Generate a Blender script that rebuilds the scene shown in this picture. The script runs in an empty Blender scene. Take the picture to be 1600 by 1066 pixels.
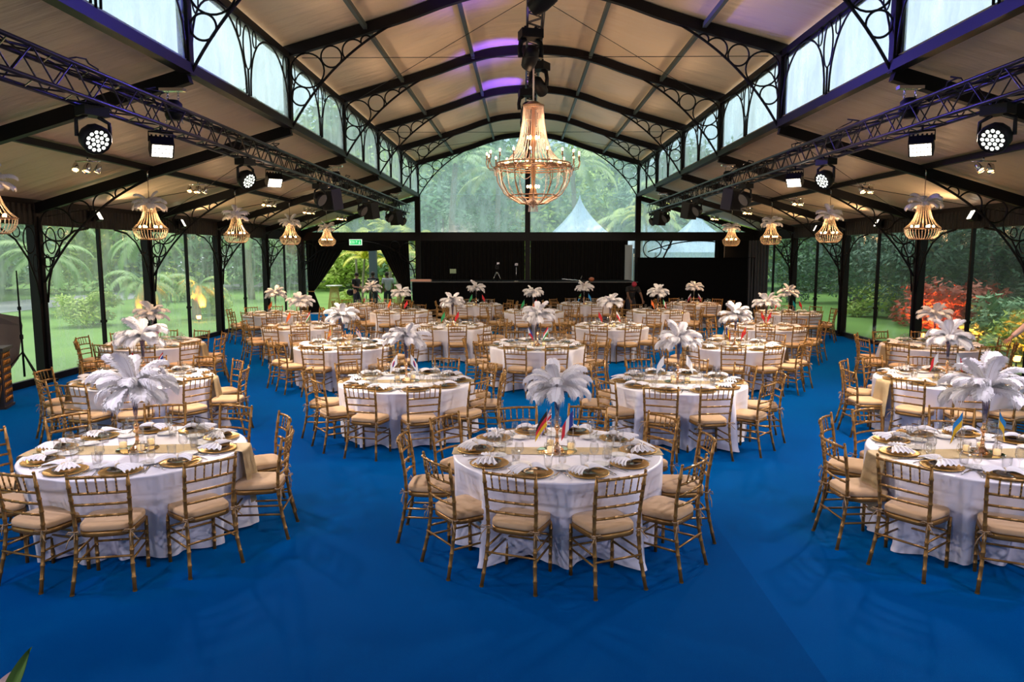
import bpy, math, random
from math import sin, cos, pi, radians as rad, sqrt, hypot, atan2
from mathutils import Vector, Matrix
random.seed(11)
S = bpy.context.scene
COL = S.collection
# ------------------------------------------------------------------ frame
H = 2.5
D = 4.2144
def R(k): return 1.4338 + D * k
WN, WA = 4.58, 9.556          # half widths: nave, whole tent
YB, YE = R(-2), R(7)          # rear wall, far end wall

# ------------------------------------------------------------------ materials
MATS = {}
def mat(name, col, rough=.6, metal=0., emit=None, es=0., spec=.5, sheen=0., noise=0., nscale=8., bump=0., bscale=40., trans=0., alpha=1., coat=0.):
    m = bpy.data.materials.new(name); m.use_nodes = True
    nt = m.node_tree; b = nt.nodes['Principled BSDF']
    b.inputs['Base Color'].default_value = (*col, 1)
    b.inputs['Roughness'].default_value = rough
    b.inputs['Metallic'].default_value = metal
    b.inputs['Specular IOR Level'].default_value = spec
    b.inputs['Sheen Weight'].default_value = sheen
    b.inputs['Coat Weight'].default_value = coat
    if emit: b.inputs['Emission Color'].default_value = (*emit, 1); b.inputs['Emission Strength'].default_value = es
    tc = nt.nodes.new('ShaderNodeTexCoord')
    if noise:
        n = nt.nodes.new('ShaderNodeTexNoise'); n.inputs['Scale'].default_value = nscale; n.inputs['Detail'].default_value = 4
        nt.links.new(tc.outputs['Object'], n.inputs['Vector'])
        mx = nt.nodes.new('ShaderNodeMix'); mx.data_type = 'RGBA'
        mx.inputs[6].default_value = (*[c * (1 - noise) for c in col], 1)
        mx.inputs[7].default_value = (*[min(1, c * (1 + noise)) for c in col], 1)
        nt.links.new(n.outputs['Fac'], mx.inputs[0]); nt.links.new(mx.outputs[2], b.inputs['Base Color'])
    if bump:
        n = nt.nodes.new('ShaderNodeTexNoise'); n.inputs['Scale'].default_value = bscale; n.inputs['Detail'].default_value = 3
        nt.links.new(tc.outputs['Object'], n.inputs['Vector'])
        bm = nt.nodes.new('ShaderNodeBump'); bm.inputs['Strength'].default_value = bump; bm.inputs['Distance'].default_value = .02
        nt.links.new(n.outputs['Fac'], bm.inputs['Height']); nt.links.new(bm.outputs[0], b.inputs['Normal'])
    MATS[name] = m
    return m
black = mat('black_painted_steel', (.009, .007, .007), .45, spec=.15, noise=.3, nscale=3)
dgreen = mat('dull_green_purlin', (.045, .06, .055), .5)
trussm = mat('truss_tube', (.02, .018, .024), .3, .6)
blackfab = mat('black_drape', (.006, .0055, .0055), .9, spec=.12, sheen=.05)
blackpanel = mat('black_matte_panel', (.003, .003, .0035), .9, spec=.08, noise=.3, nscale=60)
plastic = mat('black_plastic', (.006, .006, .007), .5, spec=.15)
gold = mat('gold_chair_paint', (.30, .155, .04), .36, .55, noise=.25, nscale=30)
cushm = mat('beige_cushion', (.56, .355, .185), .85, sheen=.2, noise=.08, nscale=20)
tiem = mat('cushion_tie', (.42, .28, .16), .9)
cloth = mat('white_satin', (.80, .77, .84), .36, sheen=.25, bump=.2, bscale=7)
sequin = mat('gold_sequin', (.62, .48, .27), .45, .35, noise=.5, nscale=240, bump=.8, bscale=260)
wood = mat('table_wood', (.3, .2, .12), .6)
goldp = mat('gold_charger', (.66, .38, .10), .28, .75, bump=.25, bscale=110)
smoke = mat('smoky_glass_plate', (.13, .105, .09), .15, .3)
white = mat('white_china', (.8, .79, .78), .2)
napk = mat('white_napkin', (.83, .8, .82), .8, sheen=.2, bump=.15, bscale=25)
ringm = mat('bead_napkin_ring', (.75, .62, .45), .35)
silver = mat('silver_cutlery', (.6, .58, .56), .22, 1.)
menum = mat('gold_menu_card', (.48, .26, .08), .35, .5)
mirror = mat('gold_mirror', (.95, .8, .5), .05, 1.)
vgold = mat('rose_gold_vase', (.75, .42, .22), .16, .9)
waxm = mat('candle_wax', (.9, .75, .5), .6, emit=(1, .62, .25), es=.9)
featherm = mat('ostrich_feather', (.95, .90, .90), .9, sheen=.3)
rachm = mat('feather_quill', (.55, .42, .35), .6)
beadm = mat('crystal_bead', (.78, .62, .44), .16, .25, coat=.5)
pinkbead = mat('rose_crystal_bead', (.85, .66, .58), .16, .2, coat=.5)
bronze = mat('bronze_frame', (.36, .2, .11), .35, .7)
bulbm = mat('warm_bulb', (1, .8, .5), .4, emit=(1, .62, .26), es=14)
ledm = mat('led_panel', (1, 1, 1), .4, emit=(1, .86, .68), es=5)
washm = mat('wash_lens', (.9, .9, .8), .2, emit=(.93, 1, .88), es=1.6)
lensoff = mat('unlit_lens', (.16, .15, .14), .25, .3)
spotm = mat('spot_filament', (1, .7, .3), .4, emit=(1, .48, .14), es=14)
violetm = mat('violet_lens', (.3, .3, 1), .3, emit=(.16, .14, 1), es=16)
chrome = mat('chrome_can', (.7, .68, .65), .18, 1.)
bluecase = mat('black_speaker_case', (.012, .012, .014), .5, spec=.2)
exitg = mat('exit_green', (0, .35, .1), .5, emit=(.0, .62, .16), es=.9)
exitw = mat('exit_white', (.8, .9, .8), .5, emit=(.8, 1, .8), es=1)
skin = mat('skin', (.42, .22, .14), .55)
skind = mat('dark_skin', (.14, .07, .045), .55)
shirtb = mat('black_shirt', (.012, .012, .014), .9)
shirtg = mat('grey_shirt', (.42, .45, .48), .9)
shirtp = mat('pale_pink_shirt', (.72, .52, .46), .85, bump=.3, bscale=30)
pantm = mat('dark_trousers', (.015, .018, .03), .9)
hairm = mat('dark_hair', (.02, .012, .008), .8)
capm = mat('red_cap', (.35, .02, .05), .8)
shoem = mat('black_shoe', (.02, .02, .02), .5)
barkm = mat('palm_bark', (.30, .26, .2), .9, noise=.4, nscale=9, bump=.6, bscale=18)
frondm = mat('palm_frond', (.26, .42, .13), .55, noise=.4, nscale=1.2)
frondy = mat('yellow_frond', (.60, .60, .06), .55, noise=.35, nscale=1.2)
leafm = mat('tree_leaf', (.22, .38, .20), .6, noise=.7, nscale=.9)
leafl = mat('light_leaf', (.50, .64, .14), .6, noise=.5, nscale=1.1)
leafr = mat('red_lit_leaf', (.42, .09, .05), .6, noise=.4, nscale=1.1)  # red glow of lamplit foliage put into the leaf colour
stonem = mat('pale_path', (.36, .36, .39), .85, noise=.15, nscale=3)
tentm = mat('pagoda_fabric', (.50, .66, .85), .5, sheen=.1)
rattan = mat('rattan', (.55, .4, .15), .7)
petalm = mat('lily_petal', (.85, .62, .62), .5)
lilyleaf = mat('lily_leaf', (.10, .20, .03), .45)
cabm = mat('carved_dark_wood', (.03, .02, .015), .4)
cabg = mat('gold_carving', (.42, .2, .05), .35, .6)
greyflap = mat('grey_vinyl_flap', (.10, .09, .09), .5)
orangem = mat('orange_garden_lamp', (1, .4, .1), .4, emit=(1, .25, .04), es=30)
FC = {}
for k, c in dict(k=(.01, .01, .01), r=(.62, .02, .03), y=(.85, .5, .02), w=(.85, .85, .85), b=(.02, .04, .25), s=(.02, .25, .62), g=(.02, .3, .1), o=(.8, .16, .03), m=(.3, .03, .06), t=(.0, .3, .3)).items():
    FC[k] = mat('flag_' + {'k': 'black', 'r': 'red', 'y': 'yellow', 'w': 'white', 'b': 'navy', 's': 'sky_blue', 'g': 'green', 'o': 'orange', 'm': 'maroon', 't': 'teal'}[k], c, .8)

def nodes_mat(name):
    m = bpy.data.materials.new(name); m.use_nodes = True
    nt = m.node_tree; nt.nodes.clear(); out = nt.nodes.new('ShaderNodeOutputMaterial')
    return m, nt, out
def N(nt, t, **kw):
    n = nt.nodes.new(t)
    for k, v in kw.items():
        try: n.inputs[k].default_value = v
        except Exception: setattr(n, k, v)
    return n
# drinking glass: thin-walled, mostly see-through with a fresnel gloss
def glassmat(name, tint, base=.05):
    m, nt, out = nodes_mat(name)
    tr = N(nt, 'ShaderNodeBsdfTransparent', Color=(*tint, 1)); gl = N(nt, 'ShaderNodeBsdfGlossy', Roughness=.04)
    lw = N(nt, 'ShaderNodeLayerWeight', Blend=.35); mp = N(nt, 'ShaderNodeMapRange'); mp.inputs[3].default_value = base; mp.inputs[4].default_value = .45
    mx = N(nt, 'ShaderNodeMixShader')
    nt.links.new(lw.outputs['Facing'], mp.inputs[0]); nt.links.new(mp.outputs[0], mx.inputs[0])
    nt.links.new(tr.outputs[0], mx.inputs[1]); nt.links.new(gl.outputs[0], mx.inputs[2]); nt.links.new(mx.outputs[0], out.inputs[0])
    return m
glass = glassmat('clear_glass', (.99, .99, .99), .03)
flutem = glassmat('smoky_vase_glass', (.72, .66, .7), .2)
# clear vinyl sheet: see-through, scuffed, softly milky, glossy ripples
def vinyl(name, tint, haze, hcol, gloss=.05, scale=3., bumpd=.02):
    m, nt, out = nodes_mat(name)
    tc = N(nt, 'ShaderNodeTexCoord')
    mp = N(nt, 'ShaderNodeMapping'); mp.inputs['Scale'].default_value = (1, 1, .35); nt.links.new(tc.outputs['Object'], mp.inputs[0])
    n1 = N(nt, 'ShaderNodeTexNoise', Scale=scale, Detail=8., Roughness=.65); nt.links.new(mp.outputs[0], n1.inputs['Vector'])
    n2 = N(nt, 'ShaderNodeTexNoise', Scale=1.1, Detail=3.); nt.links.new(tc.outputs['Object'], n2.inputs['Vector'])
    tr = N(nt, 'ShaderNodeBsdfTransparent', Color=(*tint, 1))
    tl = N(nt, 'ShaderNodeBsdfTranslucent', Color=(*hcol, 1)); df = N(nt, 'ShaderNodeBsdfDiffuse', Color=(*hcol, 1))
    gl = N(nt, 'ShaderNodeBsdfGlossy', Roughness=.12)
    bm = N(nt, 'ShaderNodeBump', Strength=.9, Distance=bumpd); nt.links.new(n2.outputs['Fac'], bm.inputs['Height']); nt.links.new(bm.outputs[0], gl.inputs['Normal'])
    a = N(nt, 'ShaderNodeMixShader'); a.inputs[0].default_value = .3; nt.links.new(tl.outputs[0], a.inputs[1]); nt.links.new(df.outputs[0], a.inputs[2])
    r = N(nt, 'ShaderNodeMapRange'); r.inputs[1].default_value = .3; r.inputs[2].default_value = .75; r.inputs[3].default_value = haze * .5; r.inputs[4].default_value = haze * 1.6
    nt.links.new(n1.outputs['Fac'], r.inputs[0])
    b = N(nt, 'ShaderNodeMixShader'); nt.links.new(r.outputs[0], b.inputs[0]); nt.links.new(tr.outputs[0], b.inputs[1]); nt.links.new(a.outputs[0], b.inputs[2])
    c = N(nt, 'ShaderNodeMixShader'); c.inputs[0].default_value = gloss; nt.links.new(b.outputs[0], c.inputs[1]); nt.links.new(gl.outputs[0], c.inputs[2])
    nt.links.new(c.outputs[0], out.inputs[0]); return m
pvc = vinyl('clear_vinyl_wall', (.92, .98, .96), .27, (.80, .92, .90), .05)
pvcr = vinyl('shade_tinted_vinyl_right', (.66, .76, .74), .07, (.8, .92, .90), .09)  # tint darkened to stand for the tree shade outside
pvce = vinyl('clear_vinyl_gable', (.92, .98, 1.), .25, (.72, .90, .95), .012)
pvct = vinyl('clear_vinyl_clerestory', (.88, .98, 1.), .34, (.75, .90, .95), .04)
# roof membrane
def fabric(name, col, tcol, stretch):
    m, nt, out = nodes_mat(name)
    tc = N(nt, 'ShaderNodeTexCoord'); mp = N(nt, 'ShaderNodeMapping'); mp.inputs['Scale'].default_value = stretch; nt.links.new(tc.outputs['Object'], mp.inputs[0])
    n = N(nt, 'ShaderNodeTexNoise', Scale=1.2, Detail=5.); nt.links.new(mp.outputs[0], n.inputs['Vector'])
    bm = N(nt, 'ShaderNodeBump', Strength=.8, Distance=.09); nt.links.new(n.outputs['Fac'], bm.inputs['Height'])
    p = N(nt, 'ShaderNodeBsdfPrincipled', Roughness=.42); p.inputs['Base Color'].default_value = (*col, 1); nt.links.new(bm.outputs[0], p.inputs['Normal'])
    tl = N(nt, 'ShaderNodeBsdfTranslucent', Color=(*tcol, 1))
    mx = N(nt, 'ShaderNodeMixShader'); mx.inputs[0].default_value = .10
    nt.links.new(p.outputs[0], mx.inputs[1]); nt.links.new(tl.outputs[0], mx.inputs[2]); nt.links.new(mx.outputs[0], out.inputs[0]); return m
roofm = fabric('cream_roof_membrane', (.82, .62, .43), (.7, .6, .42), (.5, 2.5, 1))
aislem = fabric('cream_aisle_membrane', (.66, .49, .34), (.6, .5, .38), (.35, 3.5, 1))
# carpet
def carpet(name, c1, c2):
    m, nt, out = nodes_mat(name)
    tc = N(nt, 'ShaderNodeTexCoord'); n = N(nt, 'ShaderNodeTexNoise', Scale=1.3, Detail=6.); nt.links.new(tc.outputs['Object'], n.inputs['Vector'])
    n2 = N(nt, 'ShaderNodeTexNoise', Scale=320., Detail=2.); nt.links.new(tc.outputs['Object'], n2.inputs['Vector'])
    mx = N(nt, 'ShaderNodeMix'); mx.data_type = 'RGBA'; mx.inputs[6].default_value = (*c1, 1); mx.inputs[7].default_value = (*c2, 1); nt.links.new(n.outputs['Fac'], mx.inputs[0])
    bm = N(nt, 'ShaderNodeBump', Strength=.5, Distance=.006); nt.links.new(n2.outputs['Fac'], bm.inputs['Height'])
    p = N(nt, 'ShaderNodeBsdfPrincipled', Roughness=.9); p.inputs['Specular IOR Level'].default_value = .03; p.inputs['Specular Tint'].default_value = (.0, .4, 1, 1); p.inputs['Sheen Weight'].default_value = 1.
    p.inputs['Sheen Tint'].default_value = (.0, .27, .75, 1); p.inputs['Sheen Roughness'].default_value = .42
    nt.links.new(mx.outputs[2], p.inputs['Base Color']); nt.links.new(bm.outputs[0], p.inputs['Normal']); nt.links.new(p.outputs[0], out.inputs[0]); return m
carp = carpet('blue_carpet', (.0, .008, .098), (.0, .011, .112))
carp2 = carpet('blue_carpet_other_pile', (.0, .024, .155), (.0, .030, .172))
# lawn
def lawnmat():
    m, nt, out = nodes_mat('lawn_grass')
    tc = N(nt, 'ShaderNodeTexCoord'); n = N(nt, 'ShaderNodeTexNoise', Scale=.5, Detail=9.); nt.links.new(tc.outputs['Object'], n.inputs['Vector'])
    mx = N(nt, 'ShaderNodeMix'); mx.data_type = 'RGBA'; mx.inputs[6].default_value = (.10, .23, .05, 1); mx.inputs[7].default_value = (.24, .42, .08, 1); nt.links.new(n.outputs['Fac'], mx.inputs[0])
    p = N(nt, 'ShaderNodeBsdfPrincipled', Roughness=.9); nt.links.new(mx.outputs[2], p.inputs['Base Color']); nt.links.new(p.outputs[0], out.inputs[0]); return m
lawn = lawnmat()

# ------------------------------------------------------------------ mesh builder
class MB:
    def __init__(s): s.v = []; s.f = []; s.sm = []; s.mi = []; s.cur = 0
    def add(s, vs, fs, smooth=False):
        o = len(s.v); s.v += [tuple(p) for p in vs]; s.f += [tuple(i + o for i in f) for f in fs]
        s.sm += [smooth] * len(fs); s.mi += [s.cur] * len(fs); return s
    def box(s, c, d, rz=0, M=None):
        x, y, z = c; a, b, h = d[0] / 2, d[1] / 2, d[2] / 2
        vs = []
        for sz in (-h, h):
            for sx, sy in ((-a, -b), (a, -b), (a, b), (-a, b)):
                p = Vector((sx, sy, sz))
                if M: p = M @ p
                if rz: p = Vector((p.x * cos(rz) - p.y * sin(rz), p.x * sin(rz) + p.y * cos(rz), p.z))
                vs.append((x + p.x, y + p.y, z + p.z))
        return s.add(vs, [(3, 2, 1, 0), (4, 5, 6, 7), (0, 1, 5, 4), (1, 2, 6, 5), (2, 3, 7, 6), (3, 0, 4, 7)])
    def beam(s, p0, p1, w, h, up=(0, 0, 1)):
        p0, p1 = Vector(p0), Vector(p1); d = (p1 - p0).normalized(); u = Vector(up)
        sd = d.cross(u).normalized(); u2 = sd.cross(d).normalized()
        vs = []
        for p in (p0, p1):
            for a, b in ((-1, -1), (1, -1), (1, 1), (-1, 1)): vs.append(p + sd * (a * w / 2) + u2 * (b * h / 2))
        return s.add(vs, [(3, 2, 1, 0), (4, 5, 6, 7), (0, 1, 5, 4), (1, 2, 6, 5), (2, 3, 7, 6), (3, 0, 4, 7)])
    def tube(s, pts, r, n=6, closed=False, caps=True):
        pts = [Vector(p) for p in pts]; m = len(pts); vs = []
        ref = None
        for i, p in enumerate(pts):
            if closed: t = pts[(i + 1) % m] - pts[i - 1]
            elif i == 0: t = pts[1] - pts[0]
            elif i == m - 1: t = pts[-1] - pts[-2]
            else: t = pts[i + 1] - pts[i - 1]
            t = t.normalized() if t.length > 1e-9 else Vector((0, 0, 1))
            if ref is None:
                ref = Vector((0, 0, 1)) if abs(t.z) < .9 else Vector((1, 0, 0))
                ref = (ref - t * ref.dot(t)).normalized()
            else:
                ref = ref - t * ref.dot(t); ref = ref.normalized() if ref.length > 1e-6 else t.orthogonal().normalized()
            b = t.cross(ref); rr = r[i] if isinstance(r, (list, tuple)) else r
            for k in range(n):
                a = 2 * pi * k / n; vs.append(p + ref * (rr * cos(a)) + b * (rr * sin(a)))
        fs = []
        for i in range(m if closed else m - 1):
            j = (i + 1) % m
            for k in range(n): fs.append((i * n + k, i * n + (k + 1) % n, j * n + (k + 1) % n, j * n + k))
        s.add(vs, fs, True)
        if caps and not closed:
            o = len(s.v) - m * n
            s.f += [tuple(o + k for k in reversed(range(n))), tuple(o + (m - 1) * n + k for k in range(n))]; s.sm += [False] * 2; s.mi += [s.cur] * 2
        return s
    def lathe(s, prof, n=16, c=(0, 0, 0), M=None, scallop=0, smooth=True):
        vs = []
        for r, z in prof:
            for k in range(n):
                a = 2 * pi * k / n; q = r * (1 + (scallop if k % 2 else 0)); p = Vector((q * cos(a), q * sin(a), z))
                if M: p = M @ p
                vs.append((p.x + c[0], p.y + c[1], p.z + c[2]))
        fs = []
        for i in range(len(prof) - 1):
            for k in range(n): fs.append((i * n + k, i * n + (k + 1) % n, (i + 1) * n + (k + 1) % n, (i + 1) * n + k))
        return s.add(vs, fs, smooth)
    def ball(s, c, r, n=8, m=5, sc=(1, 1, 1)):
        vs = []
        for i in range(m + 1):
            t = pi * i / m
            for k in range(n): a = 2 * pi * k / n; vs.append((c[0] + r * sc[0] * sin(t) * cos(a), c[1] + r * sc[1] * sin(t) * sin(a), c[2] + r * sc[2] * cos(t)))
        fs = [(i * n + k, (i + 1) * n + k, (i + 1) * n + (k + 1) % n, i * n + (k + 1) % n) for i in range(m) for k in range(n)]
        return s.add(vs, fs, True)
    def bead(s, c, r):
        x, y, z = c
        return s.add([(x + r, y, z), (x, y + r, z), (x - r, y, z), (x, y - r, z), (x, y, z + r), (x, y, z - r)],
                     [(0, 1, 4), (1, 2, 4), (2, 3, 4), (3, 0, 4), (1, 0, 5), (2, 1, 5), (3, 2, 5), (0, 3, 5)])
    def grid(s, fn, nu, nv, smooth=True, wrap=False):
        vs = [fn(i / (nu if not wrap else nu), j / nv) for j in range(nv + 1) for i in range(nu + (0 if wrap else 1))]
        w = nu + (0 if wrap else 1); fs = []
        for j in range(nv):
            for i in range(nu):
                i2 = (i + 1) % w; fs.append((j * w + i, j * w + i2, (j + 1) * w + i2, (j + 1) * w + i))
        return s.add(vs, fs, smooth)
    def mesh(s, name, *mats):
        me = bpy.data.meshes.new(name); me.from_pydata(s.v, [], s.f)
        me.polygons.foreach_set('use_smooth', s.sm)
        for m in mats: me.materials.append(m)
        if len(mats) > 1: me.polygons.foreach_set('material_index', s.mi)
        me.update(); return me
def ring(c, r, ax='y', n=28, rz=None):
    out = []
    for k in range(n):
        a = 2 * pi * k / n
        u, v = r * cos(a), (rz or r) * sin(a)
        out.append((c[0] + u, c[1], c[2] + v) if ax == 'y' else (c[0], c[1] + u, c[2] + v) if ax == 'x' else (c[0] + u, c[1] + v, c[2]))
    return out
# ------------------------------------------------------------------ object helpers
def obj(name, me, parent=None, loc=None, rot=None, m=None, label=None):
    if isinstance(me, MB): me = me.mesh(name, m)
    o = bpy.data.objects.new(name, me); COL.objects.link(o)
    if parent: o.parent = parent
    if loc: o.location = loc
    if rot: o.rotation_euler = rot
    if label: o['label'] = label
    return o
def tag(o, label, cat, group=None, kind=None):
    o['label'] = label; o['category'] = cat
    if group: o['group'] = group
    if kind: o['kind'] = kind
    return o
def thing(name, label, cat, loc=(0, 0, 0), rz=0, group=None, rot=None):
    o = bpy.data.objects.new(name, None); o.empty_display_size = .1; COL.objects.link(o)
    o.location = loc; o.rotation_euler = rot or (0, 0, rz)
    return tag(o, label, cat, group)
def struct(name, me=None, m=None, parent=None, loc=None):
    if isinstance(me, MB): me = me.mesh(name, m)
    o = bpy.data.objects.new(name, me); COL.objects.link(o)
    if parent: o.parent = parent
    else: o['kind'] = 'structure'
    if loc: o.location = loc
    return o
class Proto:
    """a kind of thing: parts as (name, mesh, loc, rot, label, [subparts])"""
    def __init__(s): s.parts = []
    def add(s, name, me, m=None, loc=None, rot=None, label=None, subs=()):
        if isinstance(me, MB): me = me.mesh(name, m)
        s.parts.append((name, me, loc, rot, label, list(subs))); return s
    def place(s, name, label, cat, loc, rz=0, group=None, rot=None):
        t = thing(name, label, cat, loc, rz, group, rot)
        for n, me, l, r, lb, subs in s.parts:
            o = obj(n, me, t, l, r, label=lb)
            for sn, sme in subs: obj(sn, sme, o)
        return t
def light(kind, name, loc, power, col, size=.3, target=None, spot=None, blend=.5):
    d = bpy.data.lights.new(name, kind); d.energy = power; d.color = col
    if kind == 'AREA': d.size = size
    else: d.shadow_soft_size = size
    if spot: d.spot_size = spot; d.spot_blend = blend
    o = bpy.data.objects.new(name, d); COL.objects.link(o); o.location = loc
    if target: o.rotation_euler = (Vector(target) - Vector(loc)).to_track_quat('-Z', 'Y').to_euler()
    return o

# ================================================================== SETTING
# floor
SX = 1.59
def slab(x0, y0, x1, y1, z0, z1): return MB().box(((x0 + x1) / 2, (y0 + y1) / 2, (z0 + z1) / 2), (x1 - x0, y1 - y0, z1 - z0))
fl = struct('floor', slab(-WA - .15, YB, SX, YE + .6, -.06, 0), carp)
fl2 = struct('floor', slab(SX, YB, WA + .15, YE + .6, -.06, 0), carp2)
# lawn and garden ground
struct('ground', slab(-90, -40, 90, 110, -.4, -.07), lawn)
pth = MB()
def pathf(u, v):
    y = -35 + 120 * u; x = -21.5 - 4 * sin(y * .05) + (v - .5) * 5.5
    return (x, y, -.055)
pth.grid(pathf, 40, 2); struct('ground', pth, stonem)
# roof membranes
_K = [(-.95, 7.36), (0, 7.44), (.95, 7.37), (1.6, 7.205), (2.32, 6.955), (3.2, 6.69), (4.66, 6.28), (6, 5.9)]
ARCH = []
for _i in range(1, len(_K) - 2):
    for _j in range(5):
        t_ = _j / 5; p0, p1, p2, p3 = _K[_i - 1:_i + 3]; x_ = p1[0] + (p2[0] - p1[0]) * t_
        m1 = (p2[1] - p0[1]) / (p2[0] - p0[0]); m2 = (p3[1] - p1[1]) / (p3[0] - p1[0]); h_ = p2[0] - p1[0]
        ARCH.append((x_, (2*t_**3-3*t_**2+1)*p1[1] + (t_**3-2*t_**2+t_)*h_*m1 + (-2*t_**3+3*t_**2)*p2[1] + (t_**3-t_**2)*h_*m2))
ARCH.append((4.66, 6.28))
prof = [(-x, z) for x, z in reversed(ARCH)] + ARCH[1:]
def membrane(pr, th=.03):
    mb = MB(); ny = 60
    L = len(pr)
    for off in (0, th):
        mb.grid(lambda u, v: (pr[min(L - 1, round(u * (L - 1)))][0], YB + (YE + .3 - YB) * v, pr[min(L - 1, round(u * (L - 1)))][1] + off), L - 1, ny)
    return mb
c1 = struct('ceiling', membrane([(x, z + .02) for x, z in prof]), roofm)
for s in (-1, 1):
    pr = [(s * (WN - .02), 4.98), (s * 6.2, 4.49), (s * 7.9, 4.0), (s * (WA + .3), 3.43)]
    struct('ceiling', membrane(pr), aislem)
# purlins
n = 0
def trim(mb, m=black):
    global n; n += 1
    return struct('trim_%d' % n, mb, m)
for x, z in ((-3.1, 6.66), (-1.4, 7.2), (1.4, 7.2), (3.1, 6.66)):
    trim(MB().beam((x, YB, z - .03), (x, YE, z - .03), .07, .09), dgreen)
for s in (-1, 1):
    trim(MB().beam((s * 7.28, YB, 4.10), (s * 7.28, YE, 4.10), .09, .10), black)
    # eave header, sill of clerestory, top plate
    trim(MB().beam((s * WA, YB, 3.28), (s * WA, YE, 3.28), .14, .48))
    sb = MB().beam((s * WN, YB, 4.89), (s * WN, YE, 4.89), .15, .13)
    trim(sb)
    trim(MB().beam((s * WN, YB, 6.13), (s * WN, YE, 6.13), .12, .12))
# --- one portal frame per row
def circ_tangent_items(): pass
def quad_curve(p0, p1, bow, n=12):
    p0, p1 = Vector(p0), Vector(p1); d = p1 - p0; nn = Vector((-d.z, 0, d.x)).normalized() if abs(d.y) < 1e-6 else None
    return [p0 + d * (i / n) + (nn * (bow * 4 * (i / n) * (1 - i / n))) for i in range(n + 1)]
def bracket(s, px, beamz, p0, p1, bow, rb, nfull, narc, low):
    """curved bar from the post up to the beam; rings fill the wedge, shrinking, the last ones cut by the bar"""
    mb = MB(); (x0, z0), (x1, z1) = p0, p1; dx, dz = x1 - x0, z1 - z0; L = hypot(dx, dz); nx, nz = -dz / L, dx / L
    if nx < 0: nx, nz = -nx, -nz
    if nz < 0: nz = -nz
    P = [(x0 + dx * t + nx * bow * 4 * t * (1 - t), z0 + dz * t + nz * bow * 4 * t * (1 - t)) for t in [i / 30 for i in range(31)]]
    mb.tube([(x * s, 0, z) for x, z in P], .024, 4)
    dbar = lambda x, z: min(hypot(x - a, z - b) for a, b in P)
    sl = (beamz(px - 1) - beamz(px)); cb = 1 / sqrt(1 + sl * sl)
    dbeam = lambda x, z: (beamz(x) - z) * cb
    def ringat(x, z, r): mb.tube(ring((x * s, 0, z), r, n=26), .016, 4, closed=True)
    # first ring touches post and beam
    r = rb; x = px - r; z = beamz(x) - r / cb; ringat(x, z, r); C = [(x, z, r)]
    for i in range(nfull):
        best = None
        for q in range(1, 200):
            xx = x - q * .01; lo, hi = beamz(xx) - 1.2, beamz(xx)
            for _ in range(30):
                m_ = (lo + hi) / 2
                if dbeam(xx, m_) > dbar(xx, m_): lo = m_
                else: hi = m_
            rr_ = dbeam(xx, (lo + hi) / 2)
            if hypot(xx - x, (lo + hi) / 2 - z) >= rr_ + r: best = (xx, (lo + hi) / 2, rr_); break
        x, z, r = best; ringat(x, z, r); C.append(best)
    # rings cut by the bar
    for i in range(narc):
        for (a, b_) in [p for p in P if p[0] < x - .05]:
            rr_ = dbeam(a, b_)
            if hypot(a - x, b_ - z) >= (rr_ + r) * .97:
                pts_ = []
                for k in range(40):
                    th = 2 * pi * k / 40; X, Z = a + rr_ * cos(th), b_ + rr_ * sin(th)
                    j = min(range(31), key=lambda j: hypot(P[j][0] - X, P[j][1] - Z))
                    if (X - P[j][0]) * nx + (Z - P[j][1]) * nz > -.005: pts_.append((th, X, Z))
                pts_.sort()
                # rotate so that the run is contiguous
                g = max(range(len(pts_)), key=lambda j: (pts_[(j + 1) % len(pts_)][0] - pts_[j][0]) % (2 * pi)); pts_ = pts_[g + 1:] + pts_[:g + 1]
                mb.tube([(X * s, 0, Z) for _, X, Z in pts_], .016, 4); x, z, r = a, b_, rr_; break
    for rl in low:   # small rings below, between post and bar
        x, z, r = C[0]
        xx = px - rl; zz = z
        for q in range(400):
            zz = z - q * .01
            if hypot(xx - x, zz - z) >= rl + r: break
        ringat(xx, zz, rl); C[0] = (xx, zz, rl)
    return mb
def nave_bracket(s): return bracket(s, 4.515, lambda x: 6.07 + (4.66 - x) * .275, (4.52, 4.86), (2.3, 6.84), .24, .31, 1, 2, (.17,))
def aisle_bracket(s): return bracket(s, 9.43, lambda x: 3.24 + (9.556 - x) * .2955, (9.42, 1.95), (7.3, 3.90), .25, .31, 1, 2, (.17, .09))
nbr = {s: nave_bracket(s).mesh('lattice_bracket', black) for s in (-1, 1)}
abr = {s: aisle_bracket(s).mesh('lattice_bracket', black) for s in (-1, 1)}
rib = MB()
pts = prof
for off, w in ((0, .12),):
    vs = []; 
    for x, z in pts:
        for dy in (-.06, .06): vs += [(x, dy, z - .20), (x, dy, z)]
    fs = []
    for i in range(len(pts) - 1):
        a, b = i * 4, (i + 1) * 4
        fs += [(a, b, b + 1, a + 1), (a + 2, a + 3, b + 3, b + 2), (a, a + 2, b + 2, b), (a + 1, b + 1, b + 3, a + 3)]
    rib.add(vs, fs)
ribm = rib.mesh('arch_rib', black)
post = {s: MB().box((s * WN, 0, 5.48), (.13, .13, 1.34)).mesh('post', black) for s in (-1, 1)}
raft = {s: MB().beam((s * (WN - .02), 0, 4.80), (s * WA, 0, 3.33), .12, .19).mesh('rafter', black) for s in (-1, 1)}
def col_mb(s):
    mb = MB().box((s * WA, 0, 1.66), (.17, .24, 3.32)).box((s * (WA - .1), 0, 1.6), (.05, .08, 3.2)).box((s * WA, 0, .02), (.3, .34, .04))
    return mb
colm = {s: col_mb(s).mesh('column', black) for s in (-1, 1)}
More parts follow.
